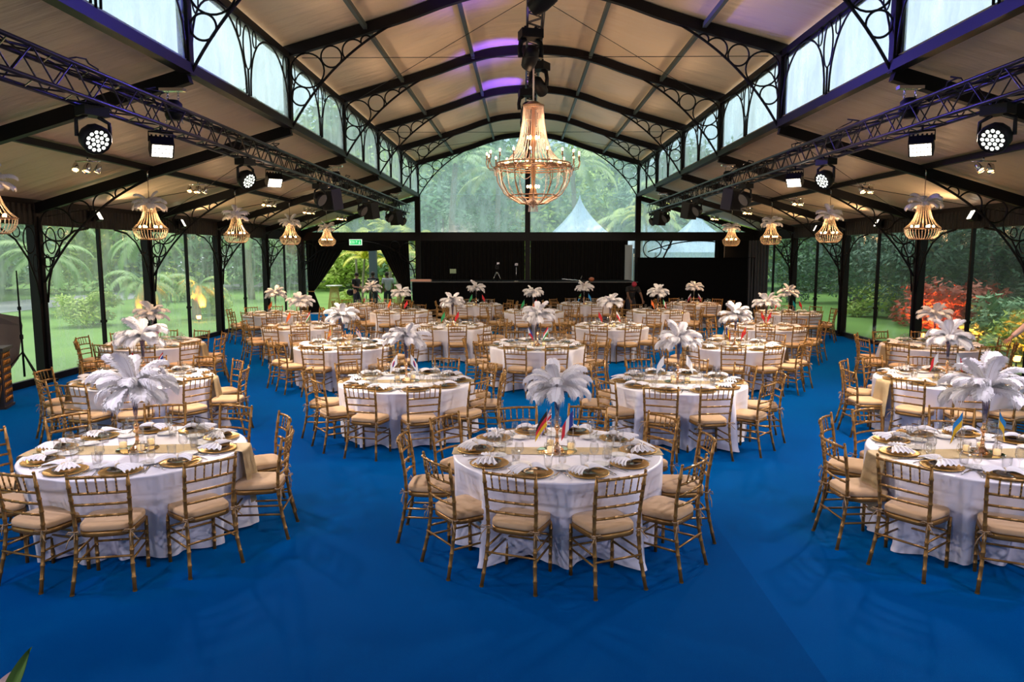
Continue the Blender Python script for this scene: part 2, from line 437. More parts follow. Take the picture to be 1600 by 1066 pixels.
for k in range(-1, 8):
    n += 1
    fr = struct('trim_%d' % n, ribm, loc=(0, R(k), 0))
    for s in (-1, 1):
        obj('post', post[s], fr); obj('rafter', raft[s], fr); obj('column', colm[s], fr)
        obj('lattice_bracket', nbr[s], fr); obj('lattice_bracket', abr[s], fr)
for s in (-1, 1):
    pv = MB(); pv.grid(lambda u, v: (s * (WA - .08 - .012 * sin(u * 2 * pi * 260)), YB + (YE - YB) * u, 3.06 + .36 * v), 2080, 2)
    trim(pv)
# --- clerestory windows and side wall bays
wn = 0
def tracery(x):
    mb = MB()
    for c in (-1, 1):
        # two arches per bay
        yc = c * D / 4; hw = D / 4 - .09
        mb.tube([(x, yc + hw * cos(a) , 5.0 + max(0, 1.06 * sin(a)) ** .85) for a in [pi * i / 18 for i in range(19)]], .018, 4)
    mb.tube(ring((x, 0, 5.72), .17, 'x', 20, .33), .014, 4, closed=True)
    for c in (-1, 1):
        mb.tube(ring((x, c * .33, 5.93), .08, 'x', 14, .13), .012, 4, closed=True)
        mb.tube(ring((x, c * 1.85, 5.86), .10, 'x', 14, .2), .012, 4, closed=True)
    mb.tube([(x, 0, 4.95), (x, 0, 5.4)], .018, 4)
    return mb
def clerframe(x):
    mb = MB(); h = D / 2
    for c in (-1, 1): mb.box((x, c * (h - .1), 5.5), (.05, .10, 1.18))
    mb.box((x, 0, 6.06), (.05, D - .1, .06)).box((x, 0, 4.97), (.06, D - .1, .05)); return mb
def arch_side(x, s):
    mb = MB(); h = D / 2 - .1
    for c in (-1, 1):
        # quarter arch from column up to mid bay, like an ogive foot
        P = [(c * h, 1.55), (c * (h - .08), 1.95), (c * (h - .28), 2.4), (c * (h - .6), 2.76), (c * (h - 1.0), 2.96), (c * (h - 1.5), 3.03)]
        mb.tube([(x, a, b) for a, b in P], .024, 4)
        mb.tube(ring((x, c * (h - .22), 2.75), .16, 'x', 18, .25), .014, 4, closed=True)
        mb.tube(ring((x, c * (h - .56), 2.9), .10, 'x', 14, .1), .013, 4, closed=True)
        mb.tube(ring((x, c * (h - .08), 2.32), .08, 'x', 12, .16), .012, 4, closed=True)
    return mb
def sheet(x, s, curl=False):
    random.seed(5 + (s > 0) + 2 * curl)
    def f(u, v):
        y = -D / 2 + .05 + (D - .1) * u; z = .12 + 2.95 * v
        b = .012 * sin(7 * y) * sin(3 * z) + .006 * sin(19 * z + 5 * y)
        if curl:
            g = max(0, 1 - v / .32); b += .38 * g * g * sin(pi * u) ** .6; z += .10 * g * sin(pi * u * 2) - .04 * g
            z += .03 * sin(9 * u + 3) * g
        return (x - s * b, y, z)
    mb = MB(); mb.grid(f, 36, 24); return mb
tr_m = {}; sh_m = {}
for s in (-1, 1):
    tr_m[s] = (tracery(s * (WN - .03)).mesh('tracery', black), clerframe(s * (WN + .02)).mesh('window_frame', black),
               slab(s * WN + .02, -D / 2 + .05, s * WN + .024, D / 2 - .05, 4.95, 6.1).mesh('pane', pvct))
    sh_m[s] = (arch_side(s * (WA - .1), s).mesh('side_arch', black), sheet(s * (WA + .1), s).mesh('pane', pvc if s < 0 else pvcr),
               sheet(s * (WA + .1), s, True).mesh('pane', pvcr))
mullm = {s: MB().box((s * (WA - .01), 0, 1.62), (.07, .07, 3.1)).box((s * (WA - .01), 0, 1.0), (.1, .1, .06)).mesh('mullion', black) for s in (-1, 1)}
skirtm = {s: slab(s * WA - .04, -D / 2, s * WA + .04, D / 2, 0, .13).mesh('bottom_hem', black) for s in (-1, 1)}
for k in range(-1, 7):
    yc = R(k) + D / 2
    for s in (-1, 1):
        wn += 1; w = struct('window_%d' % wn, tr_m[s][1], loc=(0, yc, 0))
        obj('tracery', tr_m[s][0], w); obj('pane', tr_m[s][2], w)
        wn += 1; w = struct('window_%d' % wn, skirtm[s], loc=(0, yc, 0))
        curl = s > 0 and k in (3, 4)
        obj('pane', sh_m[s][2 if curl else 1], w); obj('side_arch', sh_m[s][0], w); obj('mullion', mullm[s], w)
# rear bay and the wall behind the camera: the tent is closed with dark drapes there
struct('wall_rear', slab(-WA, YB - .1, WA, YB, 0, 7.5), blackfab)
for s in (-1, 1):
    struct('wall_left' if s < 0 else 'wall_right', slab(min(s * WA, s * (WA + .05)), YB, max(s * WA, s * (WA + .05)), R(-1), 0, 3.3), blackfab)
# --- end wall
ew = MB()
ew.beam((-WA, YE, 3.20), (WA, YE, 3.20), .16, .36)
struct('wall_end', ew, black)
nb = MB()
for x in (-WN, 0, WN): nb.box((x, YE, 3.3 if x == 0 else 2.45), (.22, .2, 8.0 if x == 0 else 4.9))
for x in (-WA + .1, WA - .1): nb.box((x, YE, 1.6), (.2, .2, 3.2))
trim(nb)
wn += 1
pane = MB(); vs = []; L = len(prof)
def gable(pr, z0, y):
    mb = MB()
    for dy in (0, .01):
        vs = []
        for x, z in pr: vs += [(x, y + dy, z0), (x, y + dy, z - .1)]
        mb.add(vs, [(2 * i, 2 * i + 2, 2 * i + 3, 2 * i + 1) for i in range(len(pr) - 1)])
    return mb
gw = struct('window_%d' % wn, gable(prof, 3.38, YE + .13), pvce)
obj('seam_strip', MB().box((0, YE + .12, 4.95), (9, .006, .012)).box((0, YE + .12, 6.1), (9, .006, .012)), gw, m=pvct)
for s in (-1, 1):
    wn += 1
    pr = [(s * (WN + .05), 4.9), (s * (WA - .05), 3.43)]
    if s < 0: pr.reverse()
    struct('window_%d' % wn, gable(pr, 3.38, YE + .13), pvce)
# lower right end window strip
wn += 1
w = struct('window_%d' % wn, slab(WN, YE + .03, WA, YE + .04, 0, 3.05), pvce)
am = MB()
am.tube(ring((5.18, YE - .1, 2.68), .37, n=26), .022, 4, closed=True); am.tube(ring((5.75, YE - .1, 2.86), .2, n=20), .02, 4, closed=True)
am.tube([(5.0 + 4.3 * i / 16, YE - .1, 2.1 + .92 * sin(pi * min(1, .14 + .72 * i / 16)) ** .8) for i in range(17)], .024, 4)
am.beam((5.6, YE - .05, 2.2), (6.0, YE - .05, 3.05), .06, .06)
obj('side_arch', am, w, m=black)
# ---------------------------------------------------------------- drapes
def drape(x0, x1, y, z0, z1, folds, amp=.05, m=blackfab, name='black_drape', taper=None, nz=8):
    mb = MB(); nu = folds * 8
    def f(u, v):
        x = x0 + (x1 - x0) * u; z = z0 + (z1 - z0) * v
        return (x, y + amp * sin(2 * pi * folds * u) * (1.1 - .35 * v) + .015 * sin(17 * u + 5 * v), z)
    mb.grid(f, nu, nz); return mb
for (x0, x1, lb) in ((-4.45, -.12, 'black pleated drape left of the central post behind the stage'), (.12, 4.15, 'black pleated drape right of the central post behind the stage')):
    o = obj('backdrop_drape', drape(x0, x1, YE - .2, .8, 3.02, 24), m=blackfab); tag(o, lb, 'drape', 'black drapes behind the stage')
o = obj('backdrop_drape', drape(7.75, 9.0, YE - .15, 0, 3.02, 8), m=blackfab); tag(o, 'black pleated drape over the far right end bay', 'drape', 'black drapes behind the stage')
gd = mat('grey_drape', (.05, .05, .055), .9, sheen=.2)
o = obj('side_drape', drape(8.55, 9.35, YE - 2.1, 0, 3.0, 7, .05), m=gd); tag(o, 'charcoal curtain hanging in the far right corner beside the vinyl wall', 'drape')
# doorway curtains, gathered to tiebacks
def swag(s, xa, xb, xt, zt, x_in):
    """outer edge xa, top inner edge xb, gathered at (xt, zt)"""
    mb = MB(); F = 9
    def f(u, v):
        # v: 0 top 1 tie ; u 0 outer 1 inner
        xo = xa + (xt - .12 * s - xa) * v ** 1.3; xi = xb + (xt + .12 * s - xb) * v ** .8
        z = 3.02 - (3.02 - zt) * v - .25 * sin(pi * v) * u * .6
        x = xo + (xi - xo) * u
        return (x, YE - .2 + .05 * sin(2 * pi * F * u) * (1 - .5 * v), z)
    mb.grid(f, F * 8, 16)
    def g(u, v):
        w = .12 + .20 * v
        x = xt + (u - .5) * 2 * w * s + s * .12 * v
        return (x, YE - .2 + .04 * sin(2 * pi * F * u), zt - (zt - .02) * v)
    mb.grid(g, F * 8, 8)
    return mb
for s, xa, xb, xt, lb in ((1, -9.25, -7.35, -9.08, 'black doorway curtain swept left to a gold tieback'), (-1, -4.95, -6.38, -5.0, 'black doorway curtain swept right, edge near the nave post')):
    t = thing('door_curtain', lb, 'curtain', (xt, YE - .2, 0), 0, 'black doorway curtains')
    mb = swag(s, xa, xb, xt, .92 if s > 0 else .75, 0); mb.v = [(a - xt, b - YE + .2, c) for a, b, c in mb.v]
    obj('curtain_cloth', mb, t, m=blackfab)
    obj('tieback', MB().tube(ring((0, 0, .92 if s > 0 else .75), .15, 'z', 16), .022, 5, closed=True), t, m=gold, label='gold cord tieback')
vl = MB()
vl.grid(lambda u, v: (-8.6 + 3.4 * u, YE - .26 + .02 * sin(40 * u), 3.03 - v * (.22 + .22 * sin(pi * u) ** .7)), 40, 4)
tag(obj('door_valance', vl, m=blackfab), 'black scalloped valance hanging over the garden doorway', 'drape')
for x0, x1, lb in ((-9.35, -8.95, 'strip of sheer grey vinyl left of the doorway curtain'), (-5.12, -4.72, 'strip of sheer grey vinyl between doorway curtain and nave post')):
    tag(obj('sheer_panel', drape(x0, x1, YE - .05, .1, 3.02, 4, .02), m=pvce), lb, 'panel')
tag(obj('doorstep', MB().box((-8.35, YE + .1, .015), (1.3, 1.5, .03)), m=white), 'white step on the ground at the left foot of the garden doorway', 'step')
# doorway frame arch (circles and curve)
dm = MB()
for sx in (-1, 1):
    cx = -7.05
    dm.tube(ring((cx + sx * 2.1, YE - .32, 2.55), .38, n=24), .02, 4, closed=True)
    dm.tube(ring((cx + sx * 2.28, YE - .32, 2.0), .18, n=20), .018, 4, closed=True)
    dm.tube(ring((cx + sx * 1.55, YE - .32, 2.8), .2, n=20), .018, 4, closed=True)
dm.tube([(-7.05 + 2.35 * cos(a), YE - .32, 1.5 + 1.5 * sin(a)) for a in [pi * i / 24 for i in range(25)]], .022, 4)
struct('door_1', dm, black)
# exit sign
t = thing('exit_sign', 'small green lit exit sign with running figure above the garden doorway', 'sign', (-7.1, YE - .45, 2.86))
obj('sign_box', MB().box((0, 0, .1), (.52, .05, .24)), t, m=exitw)
obj('sign_face', MB().box((0, -.028, .1), (.47, .01, .19)), t, m=exitg)
sg = MB()
def stroke(x0, z0, x1, z1, w=.02): sg.beam((x0, -.036, z0), (x1, -.036, z1), .006, w, (0, 0, 1) if abs(x1 - x0) > .004 else (1, 0, 0))
for i, ch in enumerate('EXIT'):
    x = -.20 + i * .075
    if ch == 'E': stroke(x, .05, x, .15, .015); [stroke(x, z, x + .045, z, .014) for z in (.055, .1, .145)]
    if ch == 'X': stroke(x, .05, x + .045, .15, .014); stroke(x, .15, x + .045, .05, .014)
    if ch == 'I': stroke(x + .02, .05, x + .02, .15, .015)
    if ch == 'T': stroke(x, .145, x + .05, .145, .014); stroke(x + .025, .05, x + .025, .145, .015)
obj('sign_letters', sg, t, m=exitw); sg = MB(); stroke(.16, .04, .16, .16, .016); stroke(.125, .08, .16, .04, .014); stroke(.195, .08, .16, .04, .014)
obj('sign_arrow', sg, t, m=exitw); obj('hanging_wire', MB().tube([(-.1, 0, .22), (-.14, 0, .42)], .006, 4), t, m=black)
# ---------------------------------------------------------------- stage
t = thing('stage_platform', 'long black skirted stage front across the far end', 'stage', (0, 27.9, 0))
obj('stage_front', drape(-4.4, 4.15, 0, 0, 1.42, 40, .012, nz=2), t, m=blackpanel)
obj('stage_deck', MB().box((-.12, 1.32, 1.40), (8.55, 2.6, .04)), t, m=blackpanel)
obj('stage_edge', MB().box((-.12, -.02, 1.425), (8.55, .03, .02)), t, m=mat('grey_edge_trim', (.12, .12, .12), .5))
tag(obj('black_partition', MB().box((6.55, 28.9, 1.16), (4.55, .08, 2.33)).box((6.55, 28.85, 2.335), (4.56, .1, .02)), m=blackpanel), 'tall plain black partition right of the stage', 'partition')
tag(obj('black_partition', MB().box((8.35, 29.3, 1.5), (1.2, .06, 3.0)), m=blackfab), 'taller black partition in the far right corner', 'partition')
tag(obj('white_column_wrap', MB().box((4.17, 30.62, 1.55), (.30, .08, 2.6)), m=mat('grey_vinyl', (.35, .42, .45), .5)), 'pale grey vinyl strip standing beside the right stage post', 'panel')
t = thing('video_camera', 'video camera on tripod standing on the stage left of the centre post', 'camera', (-1.2, 28.6, 1.42))
for a in (90, 210, 330): obj('leg', MB().tube([(0, 0, .42), (.2 * cos(rad(a)), .2 * sin(rad(a)), 0)], .014, 5), t, m=chrome)
obj('camera_body', MB().box((0, 0, .55), (.14, .26, .16)).lathe([(.05, 0), (.06, .14)], 10, (0, -.26, .55), Matrix.Rotation(rad(90), 4, 'X')), t, m=plastic)
obj('viewfinder', MB().box((.05, .0, .70), (.1, .12, .08)), t, m=chrome)
t = thing('microphone_stand', 'slim stand with small lamp head on stage beside the centre post', 'stand', (-.45, 28.7, 1.42))
obj('pole', MB().tube([(0, 0, 0), (0, 0, .6)], .012, 5).lathe([(.12, 0), (.12, .02)], 10), t, m=chrome); obj('head', MB().box((0, 0, .66), (.12, .1, .1)), t, m=chrome)
t = thing('monitor', 'small screen on a bent stand at the stage left edge', 'screen', (-2.95, 28.5, 1.42))
obj('stand', MB().tube([(-.1, 0, 0), (0, 0, .22), (.05, 0, .33)], .012, 5), t, m=plastic); obj('screen', MB().box((.05, 0, .4), (.24, .03, .17)), t, m=mat('greenish_screen', (.2, .3, .15), .3))
tag(obj('paper_tray', MB().box((-4.1, 28.2, 1.47), (.78, .3, .07)).box((-4.1, 28.2, 1.51), (.7, .26, .012)), m=mat('peach_board', (.75, .42, .32), .7)), 'flat peach board lying on the stage left end', 'board')
tag(obj('stage_cable', MB().tube([(1.3 + .1 * i, 28.1 + .03 * (i % 2), 1.47 + .05 * (6 - i) / 6 + .01 * (i % 2)) for i in range(7)], .02, 5), m=chrome), 'coiled silver cable on the stage right of centre', 'cable')
tag(obj('stage_hook', MB().tube([(2.0, 28.1, 1.43), (2.02, 28.1, 1.58), (2.06, 28.1, 1.66)], .01, 5), m=chrome), 'thin bent metal hook standing on the stage right side', 'hook')
tag(obj('stage_bowl', MB().ball((2.42, 28.1, 1.52), .11, 10, 6, (1, 1, .8)), m=mat('terracotta_bowl', (.4, .12, .05), .6)), 'small terracotta bowl on the stage right side', 'bowl')

# ================================================================== OUTDOORS
def leaf_blob(n_, rx, ry, rz, size, seed, m, z0=0, layers=1):
    r = random.Random(seed); mb = MB()
    blobs = [(r.uniform(-.7, .7) * rx, r.uniform(-.6, .6) * ry, z0 + rz * (.15 + 1.5 * _ / 22), r.uniform(.3, .55)) for _ in range(22)]
    for i in range(n_):
        bx, by, bz, br = r.choice(blobs)
        while True:
            d = Vector((r.gauss(0, 1), r.gauss(0, 1), r.gauss(0, 1)))
            if d.length > .1: break
        d.normalize(); q = r.random() ** .35
        c = Vector((bx + d.x * rx * br * q, by + d.y * ry * br * q, bz + d.z * rz * br * q))
        a = Vector((r.gauss(0, 1), r.gauss(0, 1), r.gauss(0, .6))).normalized() * size * r.uniform(.6, 1.3)
        b = d.cross(a); b = (b.normalized() if b.length > 1e-4 else Vector((0, 0, 1))) * size * .35
        mb.add([c - a, c + b, c + a, c - b], [(0, 1, 2, 3)])
    return mb
def palm_crown(nf, L, seed, droop=1.2, up=.55, w=.35):
    r = random.Random(seed); mb = MB()
    for i in range(nf):
        az = 2 * pi * i / nf + r.uniform(-.2, .2); e0 = r.uniform(up - .3, up + .65); LL = L * r.uniform(.8, 1.1)
        p = Vector((0, 0, 0)); el = e0; P = []
        for j in range(13):
            P.append(p.copy()); el -= droop / 12 * (1 + j * .06)
            p = p + Vector((cos(az) * cos(el), sin(az) * cos(el), sin(el))) * LL / 12
        mb.tube(P, [.03 * (1 - j / 14) for j in range(13)], 4)
        for j in range(1, 12):
            for q in range(3):
                t = j + q / 3; a = P[j].lerp(P[min(12, j + 1)], q / 3); tan = (P[min(12, j + 1)] - P[j - 1]).normalized()
                sd = tan.cross(Vector((0, 0, 1))).normalized(); ll = w * LL / 2.2 * sin(pi * min(.97, (t + .8) / 13.5)) ** .6
                for sgn in (-1, 1):
                    tip = a + (sd * sgn * .85 + tan * .5 + Vector((0, 0, -.45 - .3 * r.random()))) * ll
                    mid = a.lerp(tip, .5) + Vector((0, 0, .06 * ll)); wd = tan * .028 * LL / 2
                    mb.add([a - wd, a + wd, mid + wd, tip, mid - wd], [(0, 1, 2, 4), (4, 2, 3)])
    return mb
crown_g = [palm_crown(15, 2.6, s).mesh('crown', frondm) for s in (1, 2)]
frondl = mat('light_palm_frond', (.52, .62, .20), .55, noise=.4, nscale=1.2)
crown_l = palm_crown(16, 2.6, 9, 1.3).mesh('crown', frondl)
crown_y = palm_crown(13, 1.5, 5, 1.3, .8).mesh('crown', frondy)
crown_s = palm_crown(14, 1.7, 7, 1.5, .5).mesh('crown', frondm)
def trunk_mesh(h, r0, r1, lean, seed):
    r = random.Random(seed); P = []; Rr = []
    for i in range(12): t = i / 11; P.append((lean * t * t, .1 * sin(3 * t), h * t)); Rr.append((r0 + (r1 - r0) * t) * (1 + .06 * (i % 2)))
    return MB().tube(P, Rr, 8)
def palm(x, y, h, crown, label, lean=.4, r0=.17, scale=1., rz=0):
    t = thing('palm_tree', label, 'palm tree', (x, y, -.08), rz, 'garden palms')
    obj('trunk', trunk_mesh(h, r0, r0 * .7, lean, int(abs(x * 10))), t, m=barkm)
    o = obj('crown', crown, t, (lean, .1 * sin(3), h)); o.scale = (scale,) * 3
    return t
leafd = mat('shaded_leaf', (.08, .17, .10), .6, noise=.6, nscale=.9)  # shade of the right garden put into this leaf green
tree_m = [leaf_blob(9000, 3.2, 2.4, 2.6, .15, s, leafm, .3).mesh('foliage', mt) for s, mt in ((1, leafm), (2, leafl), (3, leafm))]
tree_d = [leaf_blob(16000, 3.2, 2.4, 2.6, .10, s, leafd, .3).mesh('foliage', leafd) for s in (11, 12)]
bush_m = [leaf_blob(3000, 1.0, .9, .55, .085, s, leafl, .1).mesh('foliage', mt) for s, mt in ((4, leafl), (5, leafm), (6, leafr))]
def tree(x, y, me, label, sc=1., th=2.0, rz=0):
    t = thing('garden_tree', label, 'tree', (x, y, -.08), rz, 'garden trees')
    obj('trunk', MB().tube([(0, 0, 0), (.1, .05, th * .6), (0, 0, th + 1.5)], [.22, .17, .1], 7), t, m=barkm)
    o = obj('foliage', me, t, (0, 0, 0)); o.scale = (sc, sc, sc)
def bush(x, y, me, label, sc=1., rz=0):
    t = thing('garden_bush', label, 'bush', (x, y, -.08), rz, 'garden bushes')
    o = obj('foliage', me, t); o.scale = (sc,) * 3; obj('stem', MB().tube([(0, 0, 0), (.05, 0, .5 * sc)], .04, 5), t, m=barkm)
rr = random.Random(3)
# behind the end wall
pos = ['behind the left half of the gable window', 'behind the right half of the gable window']
i = 0
far = [(-16.5, 55, 0, 1.9), (-11, 57, 1, 2.0), (-6.2, 56, 2, 2.0), (-1.5, 56, 0, 2.1), (2.5, 57, 1, 1.7), (7, 58, 2, 1.55), (11.5, 56, 0, 1.7), (16, 55, 1, 1.9), (21, 53, 2, 1.8), (-23, 53, 2, 1.9), (-2.9, 42, 0, .95), (28, 52, 1, 1.8)]
wh = ['far left of the doorway', 'left of the doorway view', 'above the doorway', 'left of the gable centre post', 'right of the gable centre post', 'behind the tall pagoda', 'right part of the gable', 'behind the right aisle gable', 'beyond the right corner', 'beyond the left corner', 'low and round, under the gable left half', 'far outside right']
kn = ['dark dense', 'light green loose', 'dark spreading']
for (x, y, k, sc), w_ in zip(far, wh):
    tree(x, y, tree_m[k], '%s tree %s, beyond the end wall' % (kn[k], w_), sc, 2.2 * sc, rr.uniform(0, 6))
# a second taller rank closes the view
for j, x in enumerate((-26, -18, -11, -4, 3, 10, 17, 25)):
    tree(x, 70 + (j % 2) * 3, tree_m[j % 3], 'tall distant tree, %s from the left in the rank closing the garden' % ['first', 'second', 'third', 'fourth', 'fifth', 'sixth', 'seventh', 'last'][j], 3.2 if x < 0 else 2.5, 6.5, rr.uniform(0, 6))
for x, y, h, sc, lean, lb in ((-4.1, 38.5, 7.2, 1.15, -.6, 'tall pale-trunked palm at the left edge of the gable'), (-1.6, 41, 6.8, 1.2, .1, 'yellow-green coconut palm left of the gable centre post'),
                              (6.2, 41, 4.2, 1.15, .5, 'palm with arching fronds right of the tall pagoda'), (3.0, 45, 7.8, 1.3, .3, 'tall coconut palm seen in the bright top of the gable'), (8.6, 44, 6.0, 1.2, -.4, 'palm behind the second pagoda')):
    palm(x, y, h, crown_g[0] if x < -2 else crown_l, lb, lean, .19, sc, rr.uniform(0, 6))
for x, y, h, lb in ((-8.4, 37.5, 2.3, 'yellow-green palm left in the doorway view'), (-7.3, 39, 2.9, 'yellow-green palm in the middle of the doorway view'), (-6.4, 36.8, 2.1, 'yellow-green palm right in the doorway view'), (-9.3, 40, 3.4, 'taller yellow-green palm at the left of the doorway view'), (-7.9, 42, 3.9, 'tallest yellow palm behind the slate post'), (-6.0, 41, 3.3, 'yellow palm at the right of the doorway view'), (5.9, 37.5, 4.4, 'yellow frond palm beside the tall pagoda')):
    palm(x, y, h, crown_y, lb, .15, .07, 1.1, rr.uniform(0, 6))
for x, y, k, sc, lb in ((-11.6, 50, 0, 2.6, 'leafy bush left in the doorway view'), (-9.4, 51.5, 1, 2.7, 'dark bush in the middle of the doorway view'), (-7.2, 50, 0, 2.5, 'leafy bush right in the doorway view'), (-9.0, 37, 0, .7, 'spiky low bush on the lawn beyond the doorway')):
    bush(x, y, bush_m[k], lb, sc, rr.uniform(0, 6))
# dark pillar outdoors beyond the doorway
tag(obj('garden_post', MB().box((-7.35, 35.2, 1.75), (.34, .34, 3.6)).box((-7.35, 35.2, .05), (.55, .55, .1)), m=mat('slate_post', (.06, .09, .11), .6)), 'dark slate-blue post standing on the lawn outside the doorway', 'post')
# pagodas
def pagoda(x, y, half, ze, zt, label):
    t = thing('pagoda_tent', label, 'tent', (x, y, 0), 0, 'pagoda tents behind the marquee')
    mb = MB(); nn = 14
    def f(u, v):
        a = 2 * pi * u; q = max(abs(cos(a)), abs(sin(a))); r = half * (1 - v) ** 1.55 + .02
        k = 1 / q if v < .97 else 1; k = k * (1 - v) + v
        z = ze + (zt - ze) * v - .10 * sin(pi * v) * 0
        return (r * k * cos(a), r * k * sin(a), z)
    mb.grid(f, 48, nn, wrap=True); obj('canopy', mb, t, m=tentm, rot=None)
    vm = MB(); vm.box((0, -half, ze - .12), (2 * half, .02, .26)).box((0, half, ze - .12), (2 * half, .02, .26)).box((half, 0, ze - .12), (.02, 2 * half, .26)).box((-half, 0, ze - .12), (.02, 2 * half, .26))
    obj('valance', vm, t, m=tentm)
    wl = MB().box((0, half - .05, ze / 2), (2 * half, .02, ze)).box((0, -half + .05, ze / 2), (2 * half, .02, ze)); obj('side_wall', wl, t, m=tentm)
    for sx in (-1, 1):
        for sy in (-1, 1): obj('leg', MB().box((sx * (half - .03), sy * (half - .03), ze / 2), (.08, .08, ze)), t, m=chrome)
pagoda(2.85, 40, 2.6, 2.75, 5.6, 'pale blue pointed pagoda tent behind the right half of the gable')
pagoda(8.9, 39.0, 2.6, 2.55, 4.75, 'pale blue pagoda tent behind the right aisle, nearer one')
pagoda(7.4, 44.5, 2.4, 2.6, 5.2, 'pale blue pagoda tent half hidden behind another pagoda')
t = thing('truss_tower', 'blue-grey truss tower with speaker outside the gable bottom left', 'tower', (-4.35, 37, 0))
tm = MB()
for sx in (-.17, .17):
    for sy in (-.17, .17): tm.tube([(sx, sy, 0), (sx, sy, 4.2)], .03, 5)
for j in range(14): tm.tube([(-.17, -.17, j * .3), (.17, -.17, j * .3 + .3)], .015, 4)
obj('tower_frame', tm, t, m=trussm); obj('speaker_box', MB().box((.75, 0, 3.6), (.5, .4, .7)).tube([(.17, 0, 3.5), (.55, 0, 3.5)], .04, 5), t, m=plastic)
# rattan tables on the lawn
for x, y, lb in ((-9.0, 34.2, 'round-topped rattan cocktail table on the lawn, left in the doorway view'), (-5.9, 34.6, 'round-topped rattan cocktail table beside the man in grey')):
    t = thing('cocktail_table', lb, 'table', (x, y, -.07), 0, 'rattan cocktail tables on the lawn')
    obj('table_top', MB().lathe([(0, 1.1), (.38, 1.1), (.38, 1.06), (0, 1.06)], 24), t, m=white)
    bm_ = MB()
    for j in range(18):
        a = 2 * pi * j / 18; bm_.tube([(.16 * cos(a), .16 * sin(a), 1.05), (.24 * cos(a), .24 * sin(a), .5), (.3 * cos(a), .3 * sin(a), 0)], .012, 4)
    for z, r in ((.05, .295), (.15, .285), (.5, .24), (1.0, .165)): bm_.tube(ring((0, 0, z), r, 'z', 18), .012, 4, closed=True)
    obj('rattan_base', bm_, t, m=rattan)
# left garden
for x, y, h, c, sc, lb in ((-17.5, 17.5, 2.4, crown_s, 1.3, 'bushy palm left of the second column, seen through the left wall'), (-13.9, 26, 1.5, crown_s, .9, 'small palm glowing orange in the first full left bay'), (-13.0, 28.6, 1.35, crown_s, .85, 'small palm glowing orange just right of the second left column'), (-20, 30, 2.4, crown_s, 1.3, 'palm by the path in the first full left bay'),
                           (-19, 14, 3.0, crown_s, 1.3, 'palm at the far left edge outside the wall'), (-24, 36, 4, crown_g[0], 1.2, 'far palm beyond the path on the left'), (-17, 33.5, 3.2, crown_s, 1.4, 'palm in the fourth left bay'), (-15.4, 41, 3.6, crown_g[1], 1.1, 'palm left of the doorway outside')):
    palm(x, y, h, c, lb, .15, .2, sc, rr.uniform(0, 6))
for j, (x, y, k, sc) in enumerate(((-31, 22, 0, 1.5), (-33, 31, 1, 1.6), (-30, 40, 2, 1.6), (-28, 50, 1, 1.6), (-34, 14, 2, 1.5), (-36, 48, 0, 1.9), (-38, 26, 1, 1.8))):
    tree(x, y, tree_m[k], '%s tree beyond the garden path on the left, %s' % (kn[k], ['behind the second bay', 'behind the third bay', 'behind the fourth bay', 'behind the fifth bay', 'behind the first bay', 'far back', 'farther back and taller'][j]), sc, 2.0, rr.uniform(0, 6))
for j in range(9):
    tree(-52 + (j % 2) * 3, 6 + j * 10.5, tree_m[j % 3], 'large tree, number %s from the front in the far rank beyond the left path' % ['one', 'two', 'three', 'four', 'five', 'six', 'seven', 'eight', 'nine'][j], 2.7, 5, rr.uniform(0, 6))
for x, y, k, sc, lb in ((-15.6, 26, 0, 1.1, 'yellowish bush left of the orange-lit palm'), (-13.3, 24.6, 1, .45, 'small round dark bush on the left lawn'), (-21, 24, 0, 1.2, 'bush by the path in the left view'), (-19, 39, 0, 1.4, 'bush near the path far left back'), (-13.2, 30.5, 0, .9, 'bush close to the fifth left bay')):
    bush(x, y, bush_m[k], lb, sc, rr.uniform(0, 6))
# right garden: darker, denser
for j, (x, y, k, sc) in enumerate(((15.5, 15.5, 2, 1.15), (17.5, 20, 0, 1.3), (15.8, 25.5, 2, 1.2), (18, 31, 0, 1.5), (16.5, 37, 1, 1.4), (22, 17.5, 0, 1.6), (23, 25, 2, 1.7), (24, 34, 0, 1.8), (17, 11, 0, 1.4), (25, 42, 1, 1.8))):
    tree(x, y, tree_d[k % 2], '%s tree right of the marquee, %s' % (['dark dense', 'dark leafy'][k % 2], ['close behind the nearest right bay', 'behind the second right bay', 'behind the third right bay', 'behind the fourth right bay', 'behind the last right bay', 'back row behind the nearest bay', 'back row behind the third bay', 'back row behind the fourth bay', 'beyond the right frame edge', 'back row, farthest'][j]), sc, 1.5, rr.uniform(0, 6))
for x, y, k, sc, lb in ((13.0, 15.2, 2, 1.2, 'bush with a painted-in red glow behind the nearest right bay'), (12.5, 19.4, 1, 1.3, 'dark green bush right of the second right column'), (12.8, 22.6, 2, 1.5, 'bush with red lamplight in its leaf colour behind the second right bay'), (14.2, 26, 1, 1.3, 'dark bush behind the third right bay'), (12.0, 17.4, 0, 1.1, 'yellow-green bush behind the nearest right bay'), (14.2, 30, 0, 1.3, 'light bush behind the fourth right bay')):
    bush(x, y, bush_m[k], lb, sc, rr.uniform(0, 6))
for x, y, h, lb in ((12.4, 12.6, 1.6, 'low palm close outside the nearest right bay'), (14.3, 16.4, 2.2, 'palm between the nearest and second right bays')):
    palm(x, y, h, crown_s, lb, .1, .14, 1.0, rr.uniform(0, 6))
